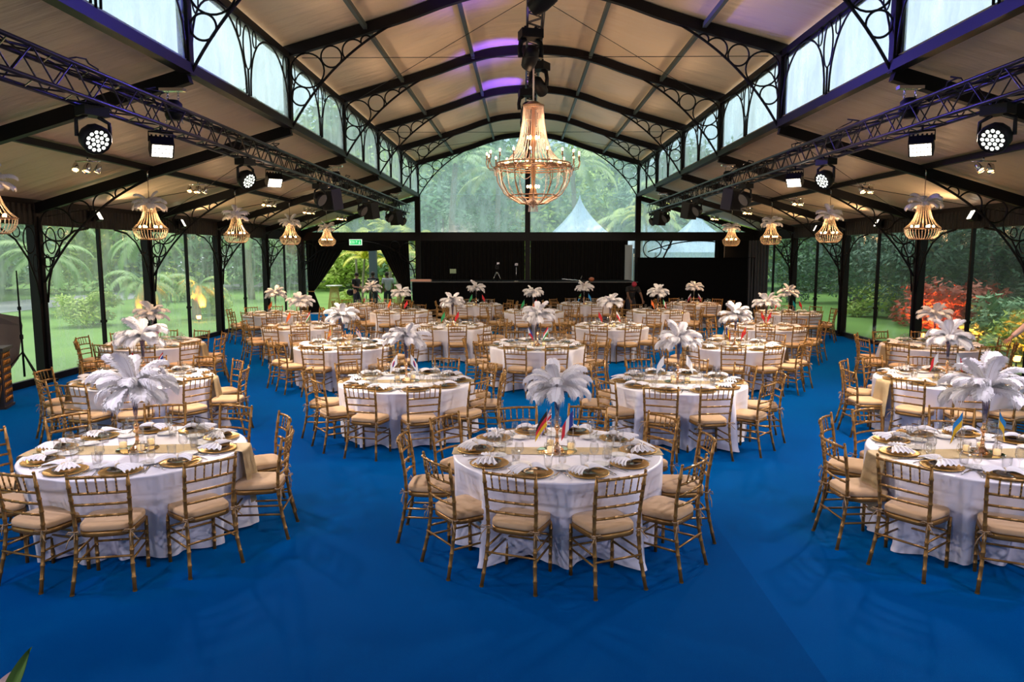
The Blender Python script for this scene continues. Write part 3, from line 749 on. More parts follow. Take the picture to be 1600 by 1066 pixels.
def garden_lamp(x, y, p, lb, tx=0, z=1.6):
    t = thing('garden_lamp', lb, 'lamp', (x, y, -.07), 0, 'orange garden uplights')
    obj('spike', MB().tube([(0, 0, 0), (0, 0, .14)], .02, 5), t, m=plastic); obj('lamp_head', MB().lathe([(0, .12), (.07, .12), (.09, .24), (0, .24)], 10), t, m=orangem)
    light('SPOT', 'garden_uplight', (x, y, .22), p, (1, .22, .04), .05, (x + tx, y + 1.2, z + .4), rad(90), .8)
garden_lamp(-13.3, 24.8, 2600, 'orange uplight under the small palm in the first full left bay'); garden_lamp(-12.4, 27.4, 2600, 'orange uplight under the small palm right of the second left column')
garden_lamp(11.5, 21.6, 900, 'orange uplight before the red bush in the middle right bay', 1.2, 1.0); garden_lamp(11.3, 18.9, 350, 'orange uplight before the red bush behind the second right column', 1.0, 1.0); garden_lamp(11.1, 16.8, 90, 'orange uplight behind the nearest right bay', 1.0, 1.0)

# ================================================================== CHIAVARI CHAIR
BW, TW = .188, .205     # half width of the back at seat / at top (also splayed at the feet)
def bamboo(P, r, k=5):
    """tube with small ring knots"""
    P = [Vector(p) for p in P]; out = []; rad_ = []
    L = [(P[i + 1] - P[i]).length for i in range(len(P) - 1)]; tot = sum(L)
    samples = [0]
    for j in range(1, k):
        c = j / k; samples += [c - .012, c - .004, c + .004, c + .012]
    samples.append(1)
    for t in samples:
        d = t * tot; i = 0
        while i < len(L) - 1 and d > L[i]: d -= L[i]; i += 1
        out.append(P[i].lerp(P[i + 1], min(1, d / L[i])))
    for idx in range(len(samples)): rad_.append(r if idx in (0, len(samples) - 1) or (idx - 1) % 4 in (0, 3) else r * 1.22)
    return out, rad_
def rear_leg(s):
    mb = MB(); P = [(s * .215, -.27, 0), (s * .192, -.215, .25), (s * BW, -.19, .44), (s * .195, -.20, .62), (s * TW, -.245, .905)]
    o, r = bamboo(P, .0145, 9); r[-1] = .010; mb.tube(o, r, 7); mb.ball((s * TW, -.247, .912), .013, 7, 4); mb.lathe([(.017, 0), (.017, .012)], 8, (s * .215, -.27, 0)); return mb
def front_leg(s):
    mb = MB(); o, r = bamboo([(s * .185, .175, 0), (s * .188, .175, .42)], .0145, 6); mb.tube(o, r, 7); return mb
def bx_(t): # half width at height t 0..1 of the back
    return BW + (TW - BW) * t
def by_(z): return -.19 - .01 * max(0, (z - .44)) / .18 - .045 * max(0, (z - .62) / .285)
def rail(mb, z, bow=.03, r=.0105):
    w = BW + (TW - BW) * (z - .44) / .465; y = by_(z)
    o, rr_ = bamboo([(-w + 2 * w * i / 6, y - bow * (1 - ((i - 3) / 3) ** 2), z + .006 * (1 - ((i - 3) / 3) ** 2)) for i in range(7)], r, 5)
    mb.tube(o, rr_, 6)
def spindle(j):
    z0, z1 = .755, .885; w = (-.6 + .3 * j)
    def p(z): ww = (BW + (TW - BW) * (z - .44) / .465) * w * 1.08; return (ww, by_(z) - .03 * (1 - w * w), z)
    o, r = bamboo([p(z0), p(z1)], .0065, 4); return MB().tube(o, r, 5)
def make_chair(detail):
    P = Proto()
    sf = MB()
    sq = []
    for i in range(28):
        a = 2 * pi * i / 28; e = 4.5
        x = .2 * abs(cos(a)) ** (2 / e) * (1 if cos(a) >= 0 else -1); y = .195 * abs(sin(a)) ** (2 / e) * (1 if sin(a) >= 0 else -1)
        x *= 1.0 + .07 * (y / .195); sq.append((x, y))
    def shell(mb, prof_, smooth=True):
        vs = [(x * k, y * k, z) for k, z in prof_ for x, y in sq]; m_ = 28
        mb.add(vs, [(i * m_ + k, i * m_ + (k + 1) % m_, (i + 1) * m_ + (k + 1) % m_, (i + 1) * m_ + k) for i in range(len(prof_) - 1) for k in range(m_)], smooth)
    shell(sf, [(.02, .405), (.97, .405), (1.0, .41), (1.0, .44), (.97, .445), (.02, .445)])
    P.add('seat_frame', sf, gold)
    cu = MB(); shell(cu, [(.9, .446), (.985, .452), (1.0, .465), (.992, .485), (.95, .496), (.6, .502), (.02, .504)])
    P.add('seat_cushion', cu, cushm, label='beige cushion')
    bk = MB(); rail(bk, .885, .03, .012); rail(bk, .755); rail(bk, .665); rail(bk, .575)
    subs = []
    for j in range(5):
        if detail: subs.append(('spindle', spindle(j).mesh('spindle', gold)))
        else:
            q = spindle(j); bk.add(q.v, q.f, True)
    P.add('backrest', bk, gold, subs=subs)
    for s in (-1, 1): P.add('leg', rear_leg(s), gold); P.add('leg', front_leg(s), gold)
    st = MB()
    for s in (-1, 1):
        for z0, z1 in ((.30, .30), (.22, .22)): st.tube([(s * .19, -.205, z0), (s * .187, .175, z1)], .009, 5)
    st.tube([(-.2, -.225, .26), (.2, -.225, .26)], .009, 5); st.tube([(-.187, .175, .30), (.187, .175, .30)], .009, 5); st.tube([(-.187, .175, .24), (.187, .175, .24)], .009, 5)
    P.add('stretcher', st, gold)
    if detail:
        for s in (-1, 1):
            tm_ = MB(); x = s * .192
            tm_.tube(ring((x, -.19, .455), .02, 'z', 8), .005, 4, closed=True)
            for q in (-1, 1):
                tm_.tube([(x, -.21, .455), (x + q * .03, -.232, .47), (x + q * .052, -.236, .452), (x + q * .015, -.222, .45)], .0045, 4)
                tm_.tube([(x, -.212, .452), (x + q * .02 + s * .02, -.225, .40), (x + q * .03 + s * .03, -.225, .36 + .02 * q)], .004, 4)
            P.add('cushion_tie', tm_, tiem)
    return P
chairA, chairB = make_chair(True), make_chair(False)

# ================================================================== TABLE KIT
def cloth_mesh(seed):
    r = random.Random(seed); NA = 176; RT = .918
    ph = [(r.uniform(0, 6.28), k, a) for k, a in ((5, .035), (9, .045), (14, .045), (23, .022), (31, .010))]
    bumps = [(r.uniform(0, 2 * pi), r.uniform(.05, .12), r.uniform(.03, .09)) for _ in range(9)]
    def fold(a, d):
        q = sum(A * sin(k * a + p) for p, k, A in ph)
        for b0, bw, ba in bumps:
            da = (a - b0 + pi) % (2 * pi) - pi; q += ba * math.exp(-(da / bw) ** 2)
        return q
    mb = MB(); vs = []
    prof_ = [(r_, .765, 0) for r_ in (.02, .3, .6, .84, .895)] + [(.912, .760, 0), (.919, .748, .02)]
    for i in range(1, 15):
        t = i / 14; prof_.append((.921, .748 * (1 - t) + .012 * t, t))
    def hem(a):
        # pushed in by the chairs on the near side, freer at the sides and far side
        c = sin(a); base = .80 + .11 * cos(a) ** 2 + .05 * max(0, c)
        fr_ = 1
        for k in range(10):
            d = (a - (-pi / 2 + rad(18 + 36 * k)) + pi) % (2 * pi) - pi
            base -= (.20, .13, .08, .08, .08)[min(k, 9 - k)] * math.exp(-(d / .27) ** 4); fr_ -= .7 * math.exp(-(d / .2) ** 2)
        return base + .02, fr_
    for (rr_, z, t) in prof_:
        for k in range(NA):
            a = 2 * pi * k / NA; f = fold(a, t); q = rr_ + (hem(a)[0] - .921) * t ** .7 * (1 if t else 0) + (f * 1.3 * hem(a)[1]) * (t ** .7)
            zz = z
            if t > .9: zz = z + .012 * sin(7 * a + seed) + .014
            if t > .95: q += .02 * sin(13 * a)
            if t == 0: q = rr_
            vs.append((q * cos(a), q * sin(a), max(.008, zz)))
    fs = []
    for i in range(len(prof_) - 1):
        for k in range(NA): fs.append((i * NA + k, i * NA + (k + 1) % NA, (i + 1) * NA + (k + 1) % NA, (i + 1) * NA + k))
    mb.add(vs, fs, True); mb.add([(.02 * cos(2 * pi * k / 12), .02 * sin(2 * pi * k / 12), .765) for k in range(12)], [tuple(range(12))], True)
    return mb.mesh('tablecloth', cloth)
cloths = [cloth_mesh(s) for s in (1, 2, 3, 4)]
tabP = Proto().add('table_top', MB().lathe([(0, .755), (.84, .755), (.84, .73), (0, .73)], 40, smooth=False), wood)
for a in (45, 135, 225, 315):
    x, y = .55 * cos(rad(a)), .55 * sin(rad(a)); tabP.add('leg', MB().tube([(x * 1.1, y * 1.1, 0), (x, y, .73)], .02, 6), trussm)
# runner across the cloth, falling down both ends
def runner_mesh(LN=2.86, HW=.15):
    mb = MB()
    def f(u, v):
        s_ = (v - .5) * LN; y = (u - .5) * 2 * HW
        e = sqrt(.93 ** 2 - y * y) + .012; a = abs(s_); sg = 1 if s_ >= 0 else -1
        if a <= e: return (s_, y, .7685)
        d = a - e
        if d < .03: return (sg * (e + .014 * d / .03), y, .7685 - .008 * d / .03)
        return (sg * (e + .014 + .06 * (d - .03) / .47 + .03 * (d - .03) / .47 * sin(u * 9)), y * (1 + .12 * d), .7605 - (d - .03) * .98)
    mb.grid(f, 12, 90); return mb.mesh('table_runner', sequin)
runner = runner_mesh(); runner_s = runner_mesh(1.84, .12)
def prof_mesh(name, prof_, n_, m, scallop=0): return MB().lathe(prof_, n_, scallop=scallop).mesh(name, m)
charger = prof_mesh('charger_plate', [(0, .004), (.10, .004), (.118, .010), (.15, .014), (.158, .016), (.16, .012), (.15, .006), (.10, 0), (0, 0)], 60, goldp, .03)
dplate = prof_mesh('dinner_plate', [(0, .004), (.06, .004), (.098, .014), (.10, .012), (.06, .001), (0, 0)], 32, smoke)
splate = prof_mesh('side_plate', [(0, .004), (.05, .004), (.08, .015), (.082, .013), (.05, 0), (0, 0)], 28, white)
goblet = prof_mesh('wine_glass', [(0, 0), (.036, .001), (.034, .004), (.006, .008), (.0045, .03), (.0045, .082), (.012, .092), (.030, .106), (.038, .13), (.036, .16), (.031, .188), (.030, .188), (.0345, .16), (.036, .13), (.028, .108), (0, .096)], 18, glass)
tumbler = prof_mesh('water_glass', [(0, 0), (.03, 0), (.036, .05), (.038, .10), (.036, .10), (.033, .05), (.027, .006), (0, .006)], 18, glass)
flute_g = prof_mesh('small_goblet', [(0, 0), (.03, .001), (.005, .006), (.0045, .05), (.02, .062), (.031, .08), (.031, .115), (.027, .14), (.026, .14), (.029, .115), (.029, .08), (0, .06)], 16, glass)
votive_m = prof_mesh('votive_glass', [(0, 0), (.034, 0), (.036, .085), (.034, .085), (.031, .008), (0, .008)], 18, glass)
wax_me = prof_mesh('candle', [(0, .01), (.029, .01), (.029, .055), (0, .058)], 14, waxm)
mirror_me = prof_mesh('mirror_tray', [(0, .008), (.17, .008), (.178, .006), (.178, 0), (0, 0)], 44, mirror)
def napkin_mesh(seed):
    r = random.Random(seed); mb = MB(); K = 5
    for sg in (-1, 1):
        W = r.uniform(.075, .105); L = r.uniform(.15, .185) if sg > 0 else r.uniform(.09, .13)
        def f(u, v):
            t = v; w = .014 + W * t ** .8; a = (u - .5) * 2
            z = .022 + .020 * t * (1.2 - t) * 2 + .011 * (1 - .2 * t) * sin(a * pi * K) + .02 * (1 - a * a) * t * (1.15 - t) * 2
            return (sg * L * (t - .06 * a * a * t) , w * a + .01 * sin(5 * t + seed), max(.004, z - .018 * t * t))
        mb.grid(f, 30, 8)
    return mb.mesh('napkin_cloth', napk)
napP = []
for s in (1, 2, 3):
    p = Proto(); p.add('napkin_cloth', napkin_mesh(s)); p.add('napkin_ring', MB().tube([(0, .022 * cos(a), .022 + .02 * sin(a)) for a in [2 * pi * k / 12 for k in range(12)]], .006, 5, closed=True), ringm, label='beaded gold ring'); napP.append(p)
napM = [p.parts[0][1] for p in napP]
fk = MB(); fk.tube([(0, -.09, .003), (0, .0, .006), (0, .04, .004)], [.004, .0035, .003], 5)
fk.box((0, .055, .005), (.018, .024, .002))
for x in (-.007, -.0023, .0023, .007): fk.tube([(x, .065, .005), (x, .10, .003)], .0011, 4)
fork_me = fk.mesh('fork', silver)
kn_ = MB(); kn_.tube([(0, -.1, .004), (0, -.01, .005)], [.005, .004], 5); kn_.box((0, .05, .004), (.014, .12, .002)); knife_me = kn_.mesh('knife', silver)
sp = MB(); sp.tube([(0, -.08, .004), (0, .05, .005)], .0028, 5); sp.ball((0, .07, .006), .018, 10, 5, (.8, 1.3, .25)); spoon_me = sp.mesh('spoon', silver)
menu_me = MB().box((0, 0, .006), (.10, .075, .012)).box((0, 0, .0125), (.085, .06, .002)).mesh('menu_card', menum)
# vase and feathers
vb = MB().lathe([(0, 0), (.06, 0), (.062, .008), (.045, .02), (.02, .05), (.012, .09), (.020, .105), (.012, .12), (.010, .17), (.020, .185), (.027, .205), (.019, .225), (.011, .24), (.014, .262)], 20)
vbase = vb.mesh('vase_base', vgold)
vflute = MB().lathe([(.012, .262), (.02, .33), (.026, .42), (.034, .52), (.05, .57), (.048, .57), (.032, .52), (.022, .42), (.012, .30)], 20).mesh('vase_flute', flutem)
def feather_mesh(e0, L, droop, seed, n_=54, wmax=.098):
    r = random.Random(seed); mb = MB(); M_ = 16; el = e0; p = Vector((0, 0, 0)); P = []
    for j in range(M_ + 1):
        P.append(p.copy()); el -= droop / M_ * (.35 + 1.5 * (j / M_) ** 1.3); p = p + Vector((cos(el), 0, sin(el))) * L / M_
    def at(t):
        q = t * M_; i = min(M_ - 1, int(q)); return P[i].lerp(P[i + 1], q - i), (P[i + 1] - P[i]).normalized()
    for layer in range(2):
        for k in range(n_):
            t = .06 + .93 * (k + r.random() * .6) / n_; a, tan = at(t)
            nrm = Vector((-tan.z, 0, tan.x))
            w = wmax * (.42 + .72 * t) * min(1, (1.03 - t) / .36) ** .65 * min(1, (t + .1) / .25)
            for s in (-1, 1):
                sd = Vector((0, s, 0)); ww = w * r.uniform(.85, 1.12)
                fwd = .55 + .5 * t + r.uniform(-.1, .1); lift = (.12 if layer else -.1) + r.uniform(-.12, .12)
                m1 = a + (sd * .55 + tan * fwd * .3 + nrm * lift * .5) * ww
                m2 = a + (sd * .95 + tan * fwd * .75 + nrm * (lift - .25)) * ww
                tp = a + (sd * 1.02 + tan * (fwd * 1.25) + nrm * (lift - .65)) * ww + Vector((0, 0, -.012))
                h = tan * (.0058 if layer else .0068)
                mb.add([a - h, a + h, m1 + h, m1 - h, m2 + h, m2 - h, tp], [(0, 1, 2, 3), (3, 2, 4, 5), (5, 4, 6)])
    # soft tip
    mb.cur = 1; mb.tube(P, [.0028 * (1 - .8 * i / M_) for i in range(M_ + 1)], 4); mb.cur = 0
    return mb.mesh('feather', featherm, rachm)
F_up = [feather_mesh(rad(80), .37, rad(50), 1, wmax=.085), feather_mesh(rad(64), .38, rad(80), 2, wmax=.088)]
F_mid = [feather_mesh(rad(48), .42, rad(95), 3), feather_mesh(rad(40), .43, rad(80), 4)]
F_low = [feather_mesh(rad(24), .42, rad(88), 5), feather_mesh(rad(12), .40, rad(70), 6)]
def centerpiece(x, y, label, rz, seed, zt=.765, nfe=15, sc=1.):
    t = thing('feather_centerpiece', label, 'centerpiece', (x, y, zt + .008), rz, 'white feather centrepieces')
    obj('vase_base', vbase, t, label='rose gold stem'); obj('vase_flute', vflute, t, label='smoky glass flute')
    r = random.Random(seed); k = 0
    plan = [(F_up, 5, 0), (F_mid, 7, .4), (F_low, 8, .1)]
    for grp, cnt, off in plan:
        for i in range(cnt):
            o = obj('feather', r.choice(grp), t, (0, 0, .56), (r.uniform(-.14, .14), r.uniform(-.12, .12), 2 * pi * i / cnt + off + r.uniform(-.22, .22)))
            q = r.uniform(.9, 1.12) * sc; o.scale = (q, q, q)
    return t
# flags
def flag_cols(code, u, v):
    """u along the fly 0..1, v down 0..1"""
    if code == 'de': return 'k' if v < .33 else 'r' if v < .67 else 'y'
    if code == 'fr': return 'b' if u < .33 else 'w' if u < .67 else 'r'
    if code == 'uk':
        x, y = u - .5, v - .5
        if abs(x) < .07 or abs(y) < .1: return 'r'
        if abs(x) < .13 or abs(y) < .18: return 'w'
        d = min(abs(y - x), abs(y + x)); return 'r' if d < .045 else 'w' if d < .14 else 'b'
    if code == 'ua': return 's' if v < .5 else 'y'
    if code == 'th': return 'r' if v < .17 or v > .83 else 'w' if v < .34 or v > .66 else 'b'
    if code == 'kr':
        x, y = (u - .5) * 1.5, v - .5
        if x * x + y * y < .07: return 'r' if y < .12 * sin(x * 9) else 'b'
        if .28 < abs(y) < .42 and .42 < abs(x) < .6 and int(y * 40) % 2: return 'k'
        return 'w'
    if code == 'my':
        if u < .5 and v < .55:
            return 'y' if (u - .22) ** 2 + (v - .27) ** 2 < .015 else 'b'
        return 'r' if int(v * 12) % 2 == 0 else 'w'
    if code == 'lk':
        if u < .1 or u > .93 or v < .08 or v > .92: return 'y'
        return ('t' if u < .22 else 'o') if u < .36 else 'y' if u < .4 or (abs(u - .66) < .1 and abs(v - .5) < .25) else 'm'
    if code == 'ph': 
        if u < .45 * (1 - abs(v - .5) * 2): return 'w'
        return 'b' if v < .5 else 'r'
    if code == 'hu': return 'r' if v < .33 else 'w' if v < .67 else 'g'
    if code == 'pl': return 'w' if v < .5 else 'r'
    if code == 'mt': return 'w' if u < .5 else 'r'
    if code == 'ro': return 'b' if u < .33 else 'y' if u < .67 else 'r'
    if code == 'ir': return 'g' if v < .33 else 'w' if v < .67 else 'r'
    if code == 'it': return 'g' if u < .33 else 'w' if u < .67 else 'r'
    if code == 'tz':
        d = u - (1 - v); return 'k' if abs(d) < .14 else 'y' if abs(d) < .22 else ('g' if d < 0 else 's')
    if code == 'ru': return 'w' if v < .33 else 'b' if v < .67 else 'r'
    if code == 'red':
        return 'y' if (u - .3) ** 2 + (v - .3) ** 2 < .012 else 'r'
    return {'g': 'g', 'o': 'o', 'r': 'r', 'w': 'w', 't': 't', 's': 's'}.get(code, 'r')
FN = dict(de='black, red and gold', fr='blue, white and red upright-striped', uk='red, white and blue crossed', ua='blue and yellow', th='red, white and navy striped', kr='white with red-blue disc', my='red-white striped with blue canton', lk='maroon and yellow', ph='blue and red with white wedge', hu='red, white and green', pl='white over red', mt='white and red halved', ro='blue, yellow and red', ir='green, white and red', it='green, white and red upright-striped', tz='green and blue with black diagonal', ru='white, blue and red', red='red with small yellow star', g='plain green', o='orange', r='red', w='white', t='teal', s='sky blue')
_fm = {}
def flag_mesh(code):
    if code in _fm: return _fm[code]
    keys = []; mb = MB(); nu, nv = 27, 18; W, Hh = .21, .135
    def P(u, v):
        # cloth hangs from the pole: fly end sags down
        x = W * u * (.50 - .06 * u) + .012 * v * u; z = -Hh * v - .15 * u ** 1.1
        y = .016 * sin(7 * u + 2 * v) * u
        return (x, y, z)
    vs = [P(i / nu, j / nv) for j in range(nv + 1) for i in range(nu + 1)]; mb.v = vs
    for j in range(nv):
        for i in range(nu):
            c = flag_cols(code, (i + .5) / nu, (j + .5) / nv)
            if c not in keys: keys.append(c)
            a = j * (nu + 1) + i; mb.f.append((a, a + 1, a + nu + 2, a + nu + 1)); mb.sm.append(True); mb.mi.append(keys.index(c))
    me = mb.mesh('flag_cloth', *[FC[k] for k in keys]); _fm[code] = me; return me
pole_me = MB().tube([(0, 0, .02), (0, 0, .365)], .0024, 5).ball((0, 0, .37), .005, 6, 4).mesh('flag_pole', silver)
holder_me = prof_mesh('flag_holder', [(0, 0), (.022, 0), (.03, .03), (.026, .06), (.018, .075), (.016, .075), (.022, .05), (0, .01)], 14, glass)
def flag(code, x, y, tname, side, rz, zt=.765):
    t = thing('table_flag', '%s table flag, %s, %s' % (FN[code], side, tname), 'flag', (x, y, zt + .008), rz, 'small flags on the tables')
    obj('flag_pole', pole_me, t); obj('flag_cloth', flag_mesh(code), t, (0, 0, .36)); obj('flag_holder', holder_me, t)

# ================================================================== TABLES
SEAT = ['near side right', 'near right corner', 'right side', 'far right corner', 'far side right', 'far side left', 'far left corner', 'left side', 'near left corner', 'near side left']
# key: x, y, name, row, phase jitter, flags, runner angle, seed, skip seats
T = [
 (-3.63, 6.33, 'front left table', 1, 18, (), 6, 1, ()),
 (.10, 6.33, 'front centre table', 1, 18, (('de', -.09, -.05, 175), ('uk', -.05, .05, 165), ('fr', .14, -.02, 170)), 0, 2, ()),
 (3.80, 6.3, 'front right table', 1, 18, (('ua', -.17, .03, 185), ('ua', .14, .02, 20)), 3, 3, ()),
 (-5.46, 10.0, 'second-row far left table', 2, 22, (('th', .22, .12, 195), ('r', -.2, .12, 165)), 10, 4, ()),
 (-1.79, 9.88, 'second-row inner left table', 2, 17, (('kr', -.12, .0, 185), ('kr', .06, .0, 5)), 4, 5, ()),
 (1.90, 9.86, 'second-row inner right table', 2, 14, (('w', -.18, .05, 170), ('w', .12, .05, 5)), -4, 6, ()),
 (5.68, 10.15, 'second-row far right table', 2, 20, (('mt', -.13, .0, 170), ('mt', .12, .0, 0)), 8, 7, ()),
 (-7.3, 13.9, 'third-row far left table', 3, 18, (('r', .14, .0, 170), ('o', .05, .1, 180)), 5, 8, ()),
 (-3.6, 13.75, 'third-row inner left table', 3, 20, (('lk', -.2, .0, 170), ('my', .25, .0, 10)), 0, 9, ()),
 (.08, 13.8, 'third-row centre table', 3, 17, (('ph', -.18, .0, 10), ('hu', .2, .0, 185)), 0, 10, ()),
 (3.81, 13.84, 'third-row inner right table', 3, 18, (('ro', -.18, .0, 5), ('red', .2, .0, 185)), 0, 11, ()),
 (7.57, 13.9, 'third-row far right table', 3, 18, (('w', .2, .1, 0),), 6, 12, (1,)),
 (-5.47, 17.32, 'fourth-row far left table', 4, 18, (('o', -.25, 0, 185), ('hu', .22, 0, 175)), 0, 13, ()),
 (-1.87, 17.4, 'fourth-row inner left table', 4, 10, (('g', -.18, 0, 185), ('r', .15, 0, 180)), 0, 14, ()),
 (1.88, 17.46, 'fourth-row inner right table', 4, 18, (('r', -.28, 0, 5), ('pl', .15, 0, 10)), 0, 15, ()),
 (5.55, 17.38, 'fourth-row far right table', 4, 18, (('red', -.12, 0, 5), ('r', .12, 0, 185)), 0, 16, ()),
 (-7.31, 20.99, 'fifth-row far left table', 5, 18, (('o', -.1, 0, 180),), 0, 17, ()),
 (-3.82, 21.76, 'fifth-row inner left table', 5, 18, (('o', -.3, 0, 180), ('r', .2, 0, 180)), 0, 18, ()),
 (.11, 21.84, 'fifth-row centre table', 5, 18, (('g', -.26, 0, 180), ('r', .1, 0, 180)), 0, 19, ()),
 (3.83, 21.92, 'fifth-row inner right table', 5, 18, (('o', -.2, 0, 10), ('it', .15, 0, 0)), 0, 20, ()),
 (7.57, 21.55, 'fifth-row far right table', 5, 18, (('r', -.3, 0, 180), ('t', .12, 0, 0), ('r', .3, 0, 0)), 0, 21, ()),
 (-5.26, 24.6, 'last-row far left table', 6, 18, (('it', -.18, 0, 180), ('hu', .2, 0, 0)), 0, 22, ()),
 (-1.76, 24.6, 'last-row inner left table', 6, 18, (('g', -.13, 0, 180), ('r', .2, 0, 0)), 0, 23, ()),
 (1.89, 25.1, 'last-row inner right table', 6, 18, (('tz', -.1, 0, 180), ('s', .15, 0, 0)), 0, 24, ()),
 (5.65, 25.2, 'last-row far right table', 6, 18, (('ru', -.1, 0, 180), ('ru', .15, 0, 0)), 0, 25, ()),
]
TT = .7665
for (cx, cy, nm, row, ph, flags, ra, seed, skip) in T:
    r = random.Random(seed * 7)
    tabP.place('round_table', 'round banquet table hidden under the white cloth, the ' + nm, 'table', (cx, cy, 0), rad(ra), 'round banquet tables')
    o = obj('tablecloth', cloths[seed % 4], None, (cx, cy, 0), (0, 0, rad(ph - 18))); tag(o, 'white satin floor-length tablecloth on the ' + nm, 'tablecloth', 'white tablecloths')
    if row <= 3:
        o = obj('table_runner', runner_s if seed in (2, 5, 6, 10) else runner, None, (cx, cy, 0), (0, 0, rad(ra))); tag(o, 'gold sequin runner across the ' + nm, 'table runner', 'gold sequin runners')
    o = obj('mirror_tray', mirror_me, None, (cx, cy, TT + .003)); tag(o, 'round gold mirror tray under the vase on the ' + nm, 'tray', 'mirror trays')
    centerpiece(cx, cy, 'white ostrich feather palm in a tall vase on the ' + nm, r.uniform(0, 6), seed * 3 + 1, TT + .004, sc=.92 if seed in (1, 3, 4) else .80)
    for i, (c, fx, fy, fr) in enumerate(flags):
        k = 1.0
        flag(c, cx + fx * k, cy + fy * k, nm, ['first from the left', 'second from the left', 'third from the left'][i] if len(flags) > 2 else ['left of the vase', 'right of the vase'][i] if len(flags) > 1 else 'beside the vase', rad(fr), TT + (.006 if hypot(fx, fy) < .17 else -.004))
    nv = 3 if row <= 4 else 1
    for i in range(nv):
        a = seed + i * 2.2; vx, vy = cx + .125 * cos(a), cy + .125 * sin(a)
        t = thing('votive_candle', 'glass votive candle %s the vase on the %s' % (['beside', 'behind', 'across from'][i] if nv > 1 else 'beside', nm), 'candle', (vx, vy, TT + .012), 0, 'votive candles')
        obj('votive_glass', votive_m, t); obj('wax', wax_me, t, label='glowing wax')
    for k in range(10):
        if k in skip and False: continue
        a = rad(ph + 36 * k) + r.uniform(-.04, .04)
        rd = (.95, 1.0, 1.10, 1.08, 1.05, 1.05, 1.08, 1.10, 1.0, .95)[k] + r.uniform(-.03, .05); x, y = cx + rd * sin(a), cy - rd * cos(a)
        if abs(x) > WA - .42: continue
        P = chairA if row <= 3 else chairB
        P.place('chiavari_chair', 'gold chair with beige cushion, %s seat, %s' % (SEAT[k], nm), 'chair', (x, y, 0), a + r.uniform(-.10, .10), 'gold chiavari chairs around the tables')
        # place setting
        a2 = rad(ph + 36 * k); q = .715
        def W(lx, ly): return (cx + q * sin(a2) + lx * cos(a2) - ly * sin(a2), cy - q * cos(a2) + lx * sin(a2) + ly * cos(a2))
        sn = '%s place, %s' % (SEAT[k], nm)
        zz = TT + .003
        def put(name, me, lx, ly, dz, rot, label, cat, grp):
            px, py = W(lx, ly); o = obj(name, me, None, (px, py, zz + dz), (0, 0, a2 + rot)); return tag(o, label % sn, cat, grp)
        put('charger_plate', charger, 0, 0, 0, 0, 'gold beaded charger plate at the %s', 'plate', 'gold charger plates')
        px, py = W(-.02, .0)
        if row <= 3:
            put('dinner_plate', dplate, 0, 0, .0145, 0, 'smoky glass plate on the charger, %s', 'plate', 'smoky glass plates')
            napP[r.randrange(3)].place('napkin', 'white napkin gathered in a ring, %s' % sn, 'napkin', (px, py, zz + .028), a2 + r.uniform(-.8, .8) + (pi if r.random() < .4 else 0), 'ringed white napkins')
        else:
            put('napkin', napM[r.randrange(3)], 0, 0, .016, r.uniform(-.6, .6), 'white folded napkin at the %s', 'napkin', 'ringed white napkins')
        put('wine_glass', goblet, .14 + r.uniform(-.01, .01), .20, 0, 0, 'stemmed wine glass at the %s', 'glass', 'wine glasses')
        if row <= 4: put('water_glass', tumbler, .06, .235 + r.uniform(-.01, .01), 0, 0, 'short clear tumbler at the %s', 'glass', 'water tumblers')
        if row <= 3:
            put('side_plate', splate, -.16, .19, 0, 0, 'small white bread plate at the %s', 'plate', 'white bread plates')
            put('fork', fork_me, -.185, .0, 0, r.uniform(-.08, .08), 'silver fork left of the charger, %s', 'fork', 'silver forks')
            put('knife', knife_me, .185, .0, 0, r.uniform(-.08, .08), 'silver knife right of the charger, %s', 'knife', 'silver knives')
        if row <= 2:
            put('menu_card', menu_me, .07, -.045, .026, .3, 'gold menu card on the %s', 'card', 'gold menu cards')
            put('small_goblet', flute_g, .205, .13, 0, 0, 'small clear goblet at the %s', 'glass', 'small goblets')

# ================================================================== TRUSSES AND LIGHTS
def truss(x, z, y0, y1, w=.29):
    mb = MB(); h = w / 2
    C4 = [(-h, -h), (h, -h), (h, h), (-h, h)]
    for a, b in C4: mb.tube([(x + a, y0, z + b), (x + a, y1, z + b)], .024, 6)
    st = .30; m = int((y1 - y0) / st)
    for i in range(m):
        ya, yb = y0 + i * st, y0 + (i + 1) * st
        for q in range(4):
            (a, b), (c, d) = C4[q], C4[(q + 1) % 4]
            if i % 2: a, b, c, d = c, d, a, b
            mb.tube([(x + a, ya, z + b), (x + c, yb, z + d)], .010, 4, caps=False)
    return mb
tl = thing('lighting_truss', 'black box truss hanging along the left aisle with lamps', 'truss', (-4.7, 0, 4.19), 0, 'hanging lighting trusses')
obj('truss_frame', truss(0, 0, -5.0, 28.5), tl, m=trussm)
t2 = thing('lighting_truss', 'black box truss hanging along the right aisle with lamps', 'truss', (4.7, 0, 4.19), 0, 'hanging lighting trusses')
obj('truss_frame', truss(0, 0, -5.0, 28.5), t2, m=trussm)
t3 = thing('lighting_truss', 'black box truss under the ridge holding moving heads', 'truss', (.02, 0, 6.88), 0, 'hanging lighting trusses')
obj('truss_frame', truss(0, 0, 7.0, 25.5), t3, m=trussm)
r = random.Random(9)
